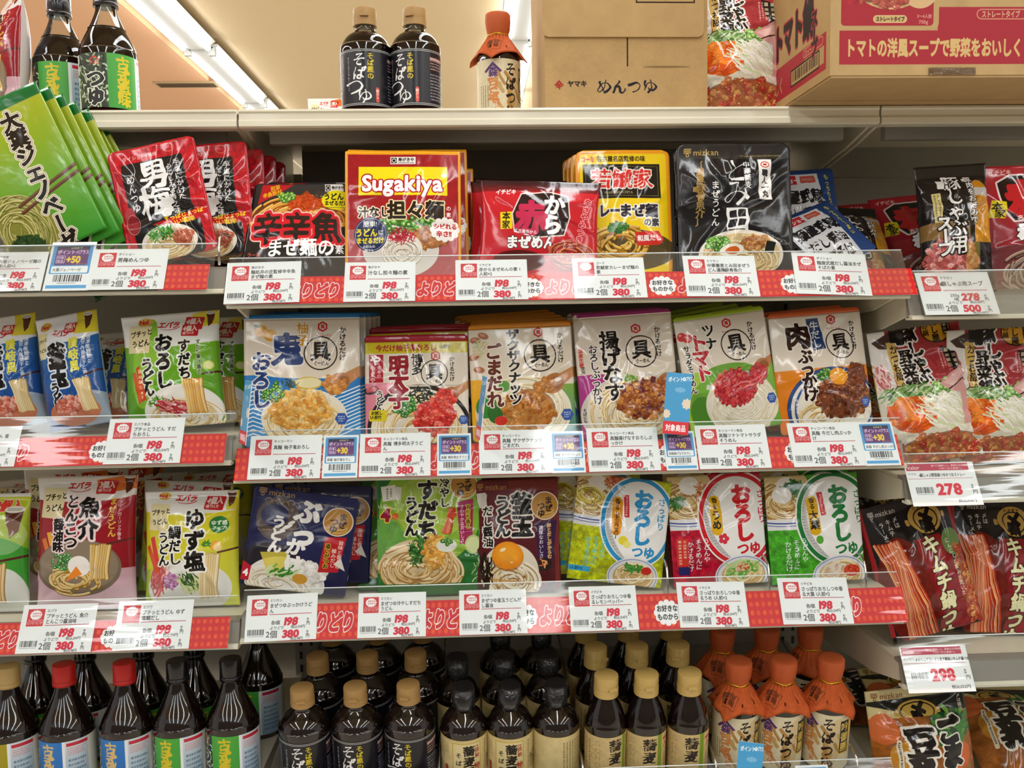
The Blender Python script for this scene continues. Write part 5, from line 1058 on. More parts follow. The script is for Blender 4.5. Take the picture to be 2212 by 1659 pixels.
a.ell(2072, 1200, 26, 30, '6a8a4a', 20); a.chunks(2082, 1300, 20, 90, 60, ('c8703c', 'e0a060', 'b8482a', 'a83c24'), '5a1810', 10, 5)
a.text('キムチ鍋つゆ', 2016, 1172, 43, 'ecebb8', v=1, out=[(.09, '3a1410')], b=.04, br=.03, gap=.98); a.text('にんにくと旨みが効いた', 2062, 1190, 12, 'f0e8d8', v=1); a.grad(1888, 1400, 1980, 1460, '2a1210', '1a1010')
p = put(a, 'dark kimchi hotpot pouch tilted to the left beside the red dotted strip', style='flat', T=.055, lean=10, back='26201f', seed=52, wr=1.8, roll=13, rc=0, wpx=205, side=.04, cx=1985)
copyto(p, 'dark kimchi hotpot pouch standing upright at the right picture edge', 2155, 1072, .09, -3); copyto(p, 'dark hotpot pouch in the shaded gap behind the bright green one', 1905, 1048, .29, -4); copyto(p, 'dark hotpot pouch behind the two front kimchi pouches', 2060, 1068, .17, 3)

# fourth shelf, middle bay ---------------------------------------------------------
M4 = ('middle', 3)
def maze(a, x, y, r): a.ell(x, y, r*1.08, r*1.1, 'f2e8d8'); a.ell(x, y, r, r*1.02, 'c08a3c'); a.arc(x-r*.1, y+r*.5, r*.8, r*.35, .2, 2.6, 3, 'd8ac5a', 8); a.arc(x, y+r*.3, r*.7, r*.3, .2, 2.6, 2, 'e8c884', 8); a.text('まぜ', x+r*.3, y-r*.72, r*.62, '2a1c14', v=1, b=.03, br=.03, gap=.95); a.text('つゆ', x-r*.28, y-r*.3, r*.62, '2a1c14', v=1, b=.03, br=.03, gap=.9)
a = sheetart(*M4, 525, 752, 1066, bg='1c2050')
a.grad(525, 1066, 752, 1330, '22285e', '1a1c3e'); mizkan(a, 536, 1068, .98, 'b8965a'); a.rect(525, 1092, 752, 1093, '4a4a70'); a.lines(660, 1086, 745, 1094, 'b8a88a', 1)
a.ell(585, 1135, 46, 50, '5a4c48'); a.ell(578, 1128, 30, 26, '1e2456')
for i in range(7): a.arc(560+i*12, 1098+(i%2)*4, 8, 8, 3.3, 6.4, 2, '9a8878', 8); a.arc(556+i*11, 1160-i*2, 12, 6, .2, 2.4, 1.6, '9a8878', 6)
a.ell(590, 1240, 70, 50, '24202c'); a.ell(700, 1170, 40, 40, '1e2250')
for i in range(5): a.arc(690+i*9, 1180+i*6, 14, 10, 3.2, 6.2, 1, '4a5088', 6)
a.ell(620, 1280, 86, 62, 'e8e6e0'); a.chunks(660, 1250, 50, 28, 50, ('f4f2ee', 'e8e6e0', 'fbfaf6'), 'b0aca4', 10, 4); a.noodles(610, 1285, 80, 40, 30, ('f0ece0', 'e4dcc8'), 'b8a88a', 6, 3); a.poly([(560, 1215), (620, 1205), (622, 1255), (580, 1255)], 'e0d04a', o=.85); a.strips(610, 1252, 36, 12, 26, ('3f8a34', '7ab84a', 'd8e8b0'), 5, 28, 4, 140); a.ell(652, 1265, 16, 12, 'd8a03c')
a.text('ぶっ', 648, 1082, 56, 'f4f4f0', v=1, b=.06, br=.03, gap=.95); a.text('かけ', 634, 1172, 40, 'f4f4f0', v=1, b=.06, br=.03, gap=.95); a.text('うどん', 590, 1126, 31, 'f4f4f0', v=1, b=.06, br=.03, gap=.9); a.ell(617, 1140, 8, 4, 'f4f4f0', -30); a.ell(610, 1150, 12, 4, 'f4f4f0', -30)
maze(a, 715, 1125, 30); a.poly([(694, 1162), (738, 1158), (730, 1240), (688, 1244)], 'c01c28'); a.text('旨味と香りの', 728, 1166, 11, 'f0e0d0', v=1); a.text('極みだし', 716, 1186, 11, 'f0e0d0', v=1); a.text('追いがつお', 702, 1176, 11.5, '2a1c14', v=1, out=[(.14, 'e8b83a')], b=.03); a.poly([(718, 1222), (732, 1206), (744, 1236)], 'e8e0d4')
a.poly([(525, 1240), (545, 1250), (542, 1284), (525, 1284)], 'c01c34'); a.text('4', 528, 1266, 22, 'fff', b=.05)
p = put(a, 'dark blue udon sauce pouch with white characters, tilted to the right, front one', T=.022, lean=9, back='1c2048', seed=61, wr=.9, roll=-9, cx=648, wpx=228, rc=.003, rough=.2)
behind(p, 'dark blue udon sauce pouch showing to the right behind the front one', .03, .03, .003, 6)
a = sheetart(*M4, 815, 1043, 1032, bg='2f7a34')
a.rect(815, 1032, 1043, 1340, '2a7234'); a.ell(930, 1110, 110, 110, '8cb83c'); a.ell(935, 1095, 80, 70, 'a8c84a'); a.ell(830, 1180, 50, 60, '6aa84a'); a.rect(1034, 1032, 1043, 1340, '6ab03c'); a.mott(.06, 14, 4)
a.rect(826, 1050, 858, 1082, 'f0eee6', 0, -8); a.rect(838, 1052, 868, 1080, 'e4e2da', 0, 6); a.rect(826, 1050, 856, 1082, 'f4f2ec', 0, -8); a.lines(834, 1056, 850, 1078, '666', 2, v=1); a.text('1人前', 818, 1094, 9, 'e8e8c8'); a.text('4', 824, 1112, 38, 'a01c44', out=[(.13, 'f0e04a')], b=.07, sh=.1); a.text('袋', 848, 1116, 14, 'e8642c', b=.05)
a.text('冷やし', 962, 1034, 22, '161412', v=1, out=[(.16, 'eef2d0')], b=.03, br=.03, gap=.98); a.text('すだち', 925, 1038, 44, '161412', v=1, out=[(.11, 'eef2d0')], b=.05, br=.03, gap=.98); a.text('うどん', 890, 1074, 30, '161412', v=1, out=[(.14, 'eef2d0')], b=.05, br=.03, gap=.92); maze(a, 1004, 1052, 28)
a.poly([(988, 1088), (1024, 1082), (1020, 1180), (994, 1178)], 'a8245a'); a.text('すだち香る', 1012, 1094, 10.5, '4a2a14', v=1, out=[(.14, 'e0d83a')], b=.02); a.text('さわやかなおいしさ', 999, 1094, 9, 'f8e8f0', v=1)
a.ell(905, 1225, 86, 60, 'd8c49a'); a.noodles(905, 1230, 88, 56, 90, ('e0c08a', 'd4ac6c', 'ecd4a4'), '9a6c30', 6, 4, span=(.8, 2.2)); a.strips(905, 1190, 22, 30, 90, ('2f6a2c', '4a8a3c', '1e4a1e'), 3, 18, 4); a.chunks(938, 1195, 22, 40, 70, ('e0a84a', 'eabf6a', 'd0903a'), '8a5a1c', 8, 3); a.strand(962, 1152, 978, 1102, 6, 16, ('d8502c', 'e8743c'), '8a2810', 5, 3, 3); a.poly([(966, 1118), (984, 1098), (988, 1118), (976, 1124)], 'd8482c'); a.ell(965, 1180, 22, 14, 'e8ece0'); a.rings(965, 1172, 12, 6, 12, z=4, seed=3); a.ell(1022, 1180, 18, 20, 'c8d88a'); a.ell(1022, 1180, 14, 16, 'e0ecb0'); a.strips(1030, 1240, 12, 30, 30, ('8ab05a', 'c8d8b0', '3f7a34'), 2, 14, 4); a.grad(815, 1262, 1043, 1340, '2a6a2c', '1e5424')
p = put(a, 'green citrus udon pouch with fried prawn, front one', T=.02, lean=8, back='3f8a3c', seed=62, wr=1.9, rc=.002, side=.05)
copyto(p, 'green citrus udon pouch whose left edge shows beside the front one', 884, 1036, .095, 0)
a = sheetart(*M4, 1030, 1208, 1038, bg='5a1c24')
a.grad(1030, 1038, 1208, 1330, '6a2028', '4a1a20'); a.rect(1100, 1040, 1208, 1062, '7a2c24'); mizkan(a, 1032, 1046, .8, 'b8863a'); a.rect(1030, 1060, 1208, 1061, '8a4a3a'); a.rect(1198, 1038, 1208, 1330, '7a2c2c')
a.rect(1032, 1066, 1052, 1098, 'e8e4dc', 0, -5); a.rect(1040, 1068, 1052, 1098, 'dad6ce', 0, 6); a.text('釜玉', 1128, 1066, 48, '161412', v=1, out=[(.12, 'ece6dc')], b=.05, br=.03, gap=1.0); a.text('うどん', 1086, 1072, 34, '161412', v=1, out=[(.14, 'ece6dc')], b=.045, br=.03, gap=.82); a.text('だし醤油', 1054, 1094, 22, '161412', v=1, out=[(.16, 'ece6dc')], b=.03, br=.03, gap=1.0)
maze(a, 1178, 1096, 28); a.poly([(1157, 1130), (1204, 1128), (1192, 1214), (1160, 1210)], '38204a'); a.text('卵とだしがからむ', 1186, 1134, 9.5, 'f0dcb0', v=1, out=[(.1, 'a86a1c')]); a.text('濃厚なおいしさ', 1168, 1138, 10, 'f0e4f0', v=1); a.ell(1175, 1222, 16, 14, '2a1c1c'); a.strips(1176, 1218, 10, 6, 8, ('d8743c', 'e8a86a'), 3, 12, 3)
a.ell(1100, 1240, 62, 66, 'e4dcc8'); a.noodles(1100, 1255, 60, 48, 60, ('ece0c0', 'e0cfa4', 'f4ecd8'), '9a6c34', 7, 4); a.strips(1050, 1240, 14, 40, 50, ('2a1c14', '3f2c1c', '1c140c'), 3, 26, 3, 80); a.egg(1095, 1200, 33, 'f0901c'); a.line([(1060, 1252), (1150, 1262)], 5, 'c88a3a', o=.6)
p = put(a, 'maroon udon sauce pouch with a raw egg yolk', T=.02, lean=8, back='6a2430', seed=63, wr=1.0, rc=.006, roll=0, rough=.16)
behind(p, 'maroon udon sauce pouch behind the egg yolk one', .004, .027, 0, .5)

def orosi(xl, xr, yt, base, dark, txt, flav, pill, fr, Y=.07, reg=None):
    a = sheetart(*M4, xl, xr, yt, bg='eee'); x0, y0 = xl, yt
    a.rect(xl, yt, xr, yt+400, base); a.mott(.16, 9, 5); a.within_rect(xl, yt+116, xr, yt+400); a.mott(.1, 4, 8); a.free()
    a.ell(x0+38, y0+36, 62, 64, 'd8c08a'); a.noodles(x0+40, y0+58, 62, 52, 90, ('e4c890', 'd8b46c', 'f0dcb0', 'c89a50'), '8a5c24', 5, 4, span=(.7, 2)); a.ell(x0+48, y0+22, 22, 20, 'f2efe8')
    a.rect(xl, y0+94, xr, y0+118, 'eceef0'); a.arc(x0+40, y0+90, 64, 14, .1, 3.1, 3, '4a5ca8', 10); a.arc(x0+40, y0+96, 64, 14, .1, 3.1, 1.5, '4a5ca8', 10)
    if fr == 'lemon': a.noodles(x0+30, y0+52, 40, 26, 26, ('e8d04a', 'd8c034', 'f0e08a'), '9a8420', 5, 5); a.chunks(x0+96, y0+14, 30, 16, 40, ('c8643c', 'd88a5a', 'b04a2c'), '6a2410', 6, 3)
    if fr == 'ume': a.strips(x0+78, y0+40, 18, 26, 50, ('c8502c', 'b83a20', 'd8784a'), 2.4, 9, 3); a.strips(x0+18, y0+58, 20, 14, 60, ('2f6a2c', '4a8a3c'), 3, 10, 4)
    if fr == 'leaf': a.strips(x0+62, y0+30, 26, 16, 70, ('2a6a34', '1e5428', '3f8a44'), 4, 18, 4); a.ell(x0+36, y0+42, 22, 18, 'f4f2ee')
    cx, cy, rx, ry = x0+148, y0+98, 86, 100
    a.ell(cx, cy, rx+4, ry+4, 'f4f4f2'); a.ell(cx, cy, rx-4, ry-4, dark, w=9); a.ell(cx, cy, rx-9, ry-9, 'f3f3f1')
    a.within_ell(cx, cy, rx-10, ry-10)
    for i in range(26):
        yy = cy-80+i*6.6; xx = cx-74+0.0055*(yy-cy)**2
        for r_ in (9, 6, 3): a.arc(xx, yy, r_, r_*.8, 3.2, 6.2, .9, '555', 6)
    a.free()
    a.rect(cx-62, cy-52, cx-38, cy+34, pill, 12); a.text('香る', cx-50, cy-48, 13, K1, v=1, b=.02, br=.02); a.text(flav, cx-50, cy-20, 21 if len(flav) < 4 else 11, K1, v=1, b=.03, br=.02, gap=.98 if len(flav) < 4 else .78)
    if fr != 'ume': a.rect(cx-35, cy-58, cx-23, cy-8, 'd0303c', 1, -4); a.lines(cx-32, cy-54, cx-26, cy-12, 'f8d8d0', 1, v=1, th=.7)
    a.text('おろし', cx+10, cy-74, 45, dark, v=1, b=.06, gap=.9, br=.015); a.text('つゆ', cx-10, cy+66, 28, dark, b=.04, br=.02); a.text('さっぱり', cx+54, cy-60, 19, dark, v=1, b=.02, br=.02, gap=.98)
    if fr == 'lemon': a.ell(cx-32, cy+44, 11, 10, 'e8d83a'); a.ell(cx-22, cy+52, 9, 8, 'f0e87a')
    if fr == 'ume':
        for k in range(5): a.ell(cx-38+7*math.cos(k*1.257), cy+42+7*math.sin(k*1.257), 5, 5, 'd83a4a')
    if fr == 'leaf': a.ell(cx-42, cy+44, 8, 9, '5aa83c')
    a.ell(x0+150, y0+222, 60, 44, 'e8eaf0'); a.ell(x0+150, y0+222, 56, 40, '6a78b8', w=1.5); a.ell(x0+152, y0+222, 48, 34, 'd8b478'); a.noodles(x0+152, y0+220, 46, 32, 30, w=4, seed=6)
    if fr == 'lemon': a.strips(x0+148, y0+202, 18, 8, 30, ('3f8a34', '5aa84a'), 4, 14, 3); a.ell(x0+180, y0+206, 12, 9, 'd0342c')
    if fr == 'ume': a.strips(x0+150, y0+208, 36, 16, 50, ('6ab04a', '9acc6a', 'c8e0a0'), 5, 22, 3); a.chunks(x0+150, y0+206, 14, 8, 20, ('c8703c', 'e8c8a0'), '7a3a1c', 5, 3)
    if fr == 'leaf': a.strips(x0+140, y0+212, 24, 14, 30, ('e8d0b8', 'd8b090', 'f4e8d8'), 5, 22, 3); a.ell(x0+176, y0+214, 18, 13, 'd8422c'); a.chunks(x0+176, y0+214, 14, 9, 10, ('e05a34', 'c83420'), '8a1c10', 6, 3)
    c2 = 'e8f4f4' if fr != 'lemon' else '6ac8d8'
    for i, t in enumerate(('うどんや', 'そうめんに', 'かけるだけ')): a.text(t, x0+72-i*17, y0+136+i*3, 13.5, c2, v=1, br=.02, gap=.98)
    if fr == 'ume': a.rect(x0+10, y0+136, x0+34, y0+196, 'd8382c'); a.lines(x0+12, y0+140, x0+32, y0+194, 'f8dcc8', 2, v=1, th=.6); a.rect(x0+12, y0+198, x0+36, y0+216, '28286a')
    if fr == 'lemon': a.rect(x0, y0+210, x0+50, y0+222, '3aa8d8', 2); a.text('1人前×2', x0+4, y0+216, 9, '1c3a6a')
    return a
a = orosi(1226, 1446, 1034, 'b8c41c', '2a94d0', '', 'レモンペッパー', 'e89a1c', 'lemon')
p = put(a, 'lemon yellow and green pouch with a blue ringed oval, tilted to the right', style='flat', T=.03, lean=9, back='a8b03a', seed=64, wr=1.3, roll=-8, cx=1338, wpx=205, rc=0, side=.04)
behind(p, 'lemon yellow pouch whose left edge shows behind the tilted one', -.028, .036, .002, 4)
a = orosi(1446, 1652, 1028, 'b81834', 'd0202c', '', 'うめ', 'e8b41c', 'ume')
p = put(a, 'crimson pouch with a red ringed oval', style='flat', T=.03, lean=9, back='8a1c30', seed=65, wr=1.0, rc=0, side=.04, roll=2)
behind(p, 'crimson pouch standing behind the red ringed one', .004, .036, 0, 1)
a = orosi(1656, 1862, 1028, '4aa82c', '1c7a3a', '', '大葉', 'e0b01c', 'leaf')
p = put(a, 'bright green foil pouch with a green ringed oval', style='flat', T=.03, lean=9, back='3f8a34', seed=66, wr=1.3, rc=0, side=.04, roll=2)
behind(p, 'bright green foil pouch behind the green ringed one', .002, .036, 0, 0)
# ------------------------------------------------------------------ bottles, built once per kind
M_SOY = plain('dark_soy_bottle', '150b08', 0.06, coat=0.5, spec=0.6)
M_SOY2 = plain('dark_soy_liquid', '24100a', 0.06, spec=0.5)
M_GLASS = clear_mat('bottle_glass', 'f2f6f4', ripple=0, body=0.0, rough=0.02, boost=1.0)
def cap(root, r, z0, z1, mat, name='cap', ribs=0, flip=False):
    b = MB(); P = [(r*.97, z0), (r, z0+.001), (r, z1-.003), (r*.97, z1-.0008), (r*.9, z1)]
    b.lathe(P, 36)
    if flip: b.box(-.006, .006, -r-.0035, -r+.002, z0+(z1-z0)*.42, z0+(z1-z0)*.55); b.lathe([(r*1.03, z0), (r*1.03, z0+(z1-z0)*.38)], 36)
    for k in range(ribs): a = 6.283*k/ribs; b.box(r*math.cos(a)-.0006, r*math.cos(a)+.0006, r*math.sin(a)-.0006, r*math.sin(a)+.0006, z0+.002, z1-.004)
    return sharp(b.build(name, mat, root), 35)
def base_bottle(key, name, outline, mat=None):
    r = empty(name); b = MB().lathe(prof(*outline), 48); o = b.build('bottle_body', mat or M_SOY, r, True); sharp(o, 60); BOT[key] = r; return r
M_GOLD = plain('gold_cap', 'c7a86a', 0.35); M_TAN = plain('tan_cap', 'b08a52', 0.45); M_BLK = plain('black_cap', '17151a', 0.2, coat=0.4); M_RED = plain('red_cap', 'c8201c', 0.4)
# soba sauce with black label and tan cap
SOBA = [(1, 0), (30, 0), (35, 4), (36, 10), (36, 92), (34.5, 101), (28, 113), (18, 121), (14, 126), (13.6, 136), (1, 136.5)]
r = base_bottle('soba', 'soba_sauce_bottle', SOBA)
a = Art(0, 0, 226, 82, '17151a', 5); cx = 113
a.rect(0, 0, 226, 82, '18161c'); a.grad(128, 3, 226, 79, '17151b', '1c1c30', 1)
for y in (1.5, 3.5, 78.5, 80.5): a.rect(0, y-.5, 226, y+.3, 'b8b8b4')
a.text('そば', 105, 5, 21, 'f4f4f2', v=1, b=.012, br=.035, sh=.15, gap=.92, sx=.9); a.text('つ', 97, 54, 30, 'f4f4f2', b=.0, br=.03, sx=1.05, mid=1); a.text('ゆ', 112, 68, 22, 'f4f4f2', b=.01, br=.035, mid=1)
a.text('そば屋の', 121, 6, 9.5, 'd8c01c', v=1, b=.03, br=.03); a.rect(128, 55, 133, 77, 'd8503c', 2.4); a.text('鰹だし', 130.5, 58, 4.5, 'f8e8e0', v=1); a.lines(86, 12, 91, 60, 'aaa', 1, v=1); a.lines(62, 8, 78, 76, 'b8b8c0', 4, v=1); a.lines(150, 10, 176, 30, 'd8a8a0', 5); a.lines(150, 34, 176, 74, 'b0b0b8', 9); a.rect(150, 12, 176, 15, 'd0a8a0')
label_wrap(r, .0364, .008, .090, a, rough=.25); cap(r, .0165, .131, .157, M_TAN, flip=True)
# clear necked copy for the top shelf
r = empty('soba_sauce_bottle'); BOT['sobaclear'] = r
MB().lathe(prof((1, 0), (30, 0), (35, 4), (35.6, 10), (35.6, 92), (34, 101), (27.5, 113), (20, 119), (1, 119.2)), 48).build('soy_sauce', M_SOY2, r, True)
o = MB().lathe(prof(*SOBA[3:-1]), 48).build('bottle_glass', M_GLASS, r, True)
src = BOT['soba']
for ch in src.children:
    if ch.name.startswith(('paper', 'cap')): c = ch.copy(); COL.objects.link(c); c.parent = r
# sauce bottles with a green or blue label
TSU = [(1, 0), (34, 0), (39, 4), (40, 10), (40, 86), (39, 94), (34, 108), (24, 128), (16.5, 146), (14, 156), (13.6, 164), (1, 164.5)]
def tsuyu(key, c1, c2, capm, clear=False, gold='d8c01c'):
    r = empty('sauce_bottle'); BOT[key] = r
    if clear:
        MB().lathe(prof((1, 0), (34, 0), (39, 4), (39.6, 10), (39.6, 86), (38.4, 94), (33.5, 108), (25.5, 124), (24.5, 126), (1, 126.2)), 48).build('soy_sauce', M_SOY2, r, True)
        MB().lathe(prof(*TSU[3:-1]), 48).build('bottle_glass', M_GLASS, r, True)
    else: MB().lathe(prof(*TSU), 48).build('bottle_body', M_SOY, r, True)
    a = Art(0, 0, 253, 76, 'e4e8e0', 4.5)
    a.rect(70, 0, 118, 76, '2c3a24'); a.strips(95, 38, 30, 44, 160, ('d8e0c8', '4a5a3a', '1c2818', 'a8b890', '151c12'), 2.4, 9, 3); a.text('つゆ', 100, 22, 27, '161412', v=1, out=[(.1, 'eef0dc')], b=.05, br=.04, gap=.92)
    a.poly([(92, 10), (100, 4), (108, 10), (106, 11), (100, 7), (94, 11)], 'd03c2c'); a.text('ヤマエ', 92, 14, 6, 'd03c2c', b=.04, sx=.9); a.grad(118, 0, 162, 76, c1, c2); a.text('古式造味', 140, 3, 19, gold, v=1, b=.05, br=.05, gap=.9)
    a.rect(162, 0, 166, 76, 'e8ecf0'); a.grad(166, 0, 200, 76, 'd8e0e8', '8aa8c0'); a.rect(168, 3, 200, 8, 'c8283c'); a.lines(169, 10, 198, 22, 'd08080', 4); a.lines(170, 26, 196, 70, '5a7890', 6)
    a.rect(46, 4, 60, 44, '4a5ca0'); a.text('あごだし入り', 53, 7, 5.5, 'fff', v=1); a.ell(54, 58, 13, 14, 'eef0dc'); a.text('あご', 58, 48, 8, '2a3a24', v=1); a.text('だし', 49, 51, 8, '2a3a24', v=1); a.rect(0, 0, 40, 76, 'c8d4c0'); a.lines(4, 4, 38, 72, '667', 10)
    label_wrap(r, .0405, .008, .084, a, rough=.3); cap(r, .0168, .158, .190, capm, ribs=0); MB().lathe([(.0172, .158), (.0172, .165)], 36).build('cap_ring', capm, r, True)
tsuyu('tsugreen', '4aa83c', '3a9a34', M_BLK); tsuyu('tsuclear', '4aa83c', '3a9a34', M_BLK, True); tsuyu('tsublue', '2a7ac8', '1c62b0', M_RED, gold='d8b878'); tsuyu('tsuyel', 'a89a1c', '988c14', M_GOLD)
# soba sauce with beige label, black shrink wrapped cap
r = base_bottle('edo', 'soba_sauce_bottle', [(1, 0), (29, 0), (33, 4), (33.8, 9), (33.8, 84), (32.5, 94), (26, 106), (17, 114), (13.4, 119), (13, 136), (1, 136.5)])
a = Art(0, 0, 213, 78, 'd8c48c', 5)
a.mott(.04, 10, 3); a.rect(88, 5, 130, 78, 'c8a834'); a.rect(89.3, 6.3, 128.7, 78, 'e0d09a'); 
a.text('蕎麦露', 112, 9, 17.5, '241a12', v=1, b=.03, br=.02, gap=1.0); a.text('そばつゆ', 97, 20, 9, '241a12', v=1, b=.02, gap=1.4); a.text('江戸前', 124, 10, 7, 'a8301c', v=1, b=.03, gap=.95); a.text('秘伝', 124, 38, 9.5, 'a8301c', v=1, b=.03); a.lines(136, 8, 142, 70, '8a7444', 1, v=1); a.ell(152, 44, 11, 16, 'a8935c', o=.6); a.strips(152, 44, 9, 14, 20, ('7a6840', 'c8b47c'), 1.2, 10, 3); a.lines(66, 8, 82, 30, '8a7444', 4, v=1); a.rect(74, 44, 80, 70, 'a8402c', 2); a.lines(6, 10, 50, 72, '7a6838', 9, v=1); a.rect(0, 0, 213, .8, 'b8984a')
label_wrap(r, .0342, .006, .084, a, rough=.45); cap(r, .0158, .126, .152, M_BLK, flip=False); MB().lathe([(.0165, .118), (.0166, .126), (.0163, .15)], 36).build('shrink_film', clear_mat('shrink_film', 'eef0f0', ripple=.4, body=0.02, rscale=60, boost=1.3), r, True)
# sauce with flip cap and tall green stripe
r = base_bottle('nin', 'sauce_bottle', [(1, 0), (25, 0), (28.6, 4), (29.4, 9), (29.4, 86), (28.4, 96), (24, 112), (17.5, 126), (14, 136), (13.6, 141), (1, 141.5)])
a = Art(0, 0, 185, 80, 'cdb47c', 5); a.mott(.05, 9, 2)
a.rect(104, 0, 111, 80, '7a9a1c'); a.text('蕎麦', 92, 4, 20.5, '241c14', v=1, b=.02, br=.04, gap=1.02); a.text('GOHONつゆ', 66, 5, 12, 'a8905a', v=1, b=-.01, gap=.98); a.text('GO', 60, 12, 14, 'a88c44', v=1, b=-.02); a.rect(114, 8, 126, 12, 'c8382c'); a.text('入', 115, 19, 10, 'c8382c', b=.04); a.text('にんべん', 119, 34, 5.5, '6a5434', v=1); a.lines(42, 8, 56, 66, '8a6c3c', 2, v=1); a.rect(48, 70, 62, 78, '8a9a3c'); a.rect(50, 71.5, 60, 76.5, 'cdb47c'); a.lines(0, 10, 30, 70, '8a7040', 7)
label_wrap(r, .0299, .006, .084, a, rough=.45); cap(r, .0172, .136, .166, plain('gold_flip_cap', 'c9a961', 0.3, coat=.2), 'flip_cap', flip=True)
# soba sauce with an orange paper cap tied with gold string
r = base_bottle('gin', 'soba_sauce_bottle', [(1, 0), (28, 0), (32, 4), (32.8, 9), (32.8, 84), (31.5, 92), (25, 103), (17, 110), (14, 116), (13.6, 136), (1, 136.5)])
a = Art(0, 0, 206, 78, 'e4d8b4', 5); a.mott(.03, 12, 2)
a.ell(112, 40, 14, 36, 'cfae78', 12, o=.55); a.strips(104, 44, 22, 30, 14, ('c8a464', 'b88a4c'), 5, 26, 3, 60); a.text('そばつゆ', 104, 4, 18.5, '241812', v=1, b=.03, br=.05, gap=1.0); a.rect(121, 10, 141, 56, 'dcb83c', 0, 2); a.rect(121, 9, 137, 54, '1c1612'); a.text('吟御膳', 129, 11, 14, 'e8c860', v=1, b=.02, br=.02, gap=1.0)
a.poly([(62, 16), (76, 4), (90, 16), (87, 18), (76, 9), (65, 18)], '5a3070'); a.text('森', 69, 17, 14, '5a3070', b=.04); a.text('百年', 76, 24, 17, 'd88a4c', v=1, b=.05, br=.07); a.text('花伝', 82, 52, 9, 'd8642c', v=1, b=.02, br=.03)
a.lines(52, 34, 70, 66, '6a5434', 4, v=1, th=.4); a.text('味と香りの逸品', 148, 8, 5, '6a5a3c', v=1); a.lines(158, 40, 172, 70, '8a7a5a', 3, v=1); a.rect(142, 46, 160, 50, 'c8a060'); a.lines(6, 8, 40, 72, '7a6a4a', 8, v=1)
label_wrap(r, .0332, .006, .084, a, rough=.45)
M_PAP = plain('orange_paper', 'bb5524', 0.7, bump=(60, .4, .002), mottle=.05, mscale=40)
b = MB(); n = 48; V, F = [], []
for z, rr in ((.119, .0150), (.121, .0156), (.128, .0180), (.140, .0192), (.1475, .0192), (.1495, .0178), (.150, .0120), (.1502, .0004)):
    for k in range(n): t = 6.2832*k/n; q = rr*(1+.035*math.sin(9*t+z*300)*(1 if z < .1475 else .3)); V.append((q*math.cos(t), q*math.sin(t), z))
F = [(i*n+k, i*n+(k+1) % n, (i+1)*n+(k+1) % n, (i+1)*n+k) for i in range(7) for k in range(n)]
b.add(V, F); b.build('paper_cap', M_PAP, r, True)
a = Art(-1, -1, 2, 2, 'bb5524', 190); a.mott(.06, .1, 3)
for q, w in ((-.47, .47), (.47, -.47)):
    a.rect(q-.25, w-.25, q+.25, w+.25, '6a3418', 0, 45); a.rect(q-.23, w-.23, q+.23, w+.23, 'bb5524', 0, 45)
    for i_, t_ in enumerate(('吟御', '膳印')): a.text(t_, q+(-.19+i_*.14)*(1 if q < 0 else -1), w+(-.02+i_*.17)*(1 if q < 0 else -1), .2, '6a3418', b=.05, rot=-45 if q < 0 else 135)
m_sk = a.mat('print_paper_skirt', rough=.7, bump=(60, .4, .002), spec=.25)
V, F, uv = [], [], []; n = 80; m = 8
for s_ in (0, 1):
    for j in range(m+1):
        for k in range(n):
            t = 6.2832*k/n; sq = 1/max(abs(math.cos(t)), abs(math.sin(t))); L = .0315*sq; f = j/m
            rr = .0147+f*L*.70; z = .1195-f*L*.86; fold = .0020*math.sin(8*t)*f+.0018*math.sin(20*t)*(1-f)
            rr += fold+(-.0005 if s_ else 0); rr = max(rr, float(np.interp(z, (.084, .092, .097, .103, .107, .110, .116), (.0333, .0320, .0296, .0254, .0212, .0176, .0146)))+.0022)
            V.append((rr*math.cos(t), rr*math.sin(t), z)); p_ = (.12+.88*f)*sq; uv.append((.5+.5*p_*math.cos(t), .5+.5*p_*math.sin(t)))
o_ = n*(m+1)
for j in range(m):
    for k in range(n):
        q = j*n+k; w = j*n+(k+1) % n; F.append((q, q+n, w+n, w)); F.append((o_+q, o_+w, o_+w+n, o_+q+n))
for k in range(n): F.append((m*n+k, o_+m*n+k, o_+m*n+(k+1) % n, m*n+(k+1) % n))
sk = obj('paper_skirt', V, F, [m_sk], None, uv, r)
b = MB(); b.tube([(.0158*math.cos(6.2832*k/32), .0158*math.sin(6.2832*k/32), .1205+.0006*math.sin(k)) for k in range(33)], .0011, 6); b.build('gold_string', plain('gold_string', 'd8a81c', .3, .6), r, True)

for k_, s_ in (('gin', (1, 1, 1.13)), ('soba', (1, 1, .99)), ('sobaclear', (1, 1, .96)), ('tsugreen', (.915, .915, .93)), ('tsuclear', (.97, .97, .975)), ('tsublue', (.915, .915, .93)), ('tsuyel', (.915, .915, .93)), ('edo', (1, 1, .97))): BOT[k_].scale = s_
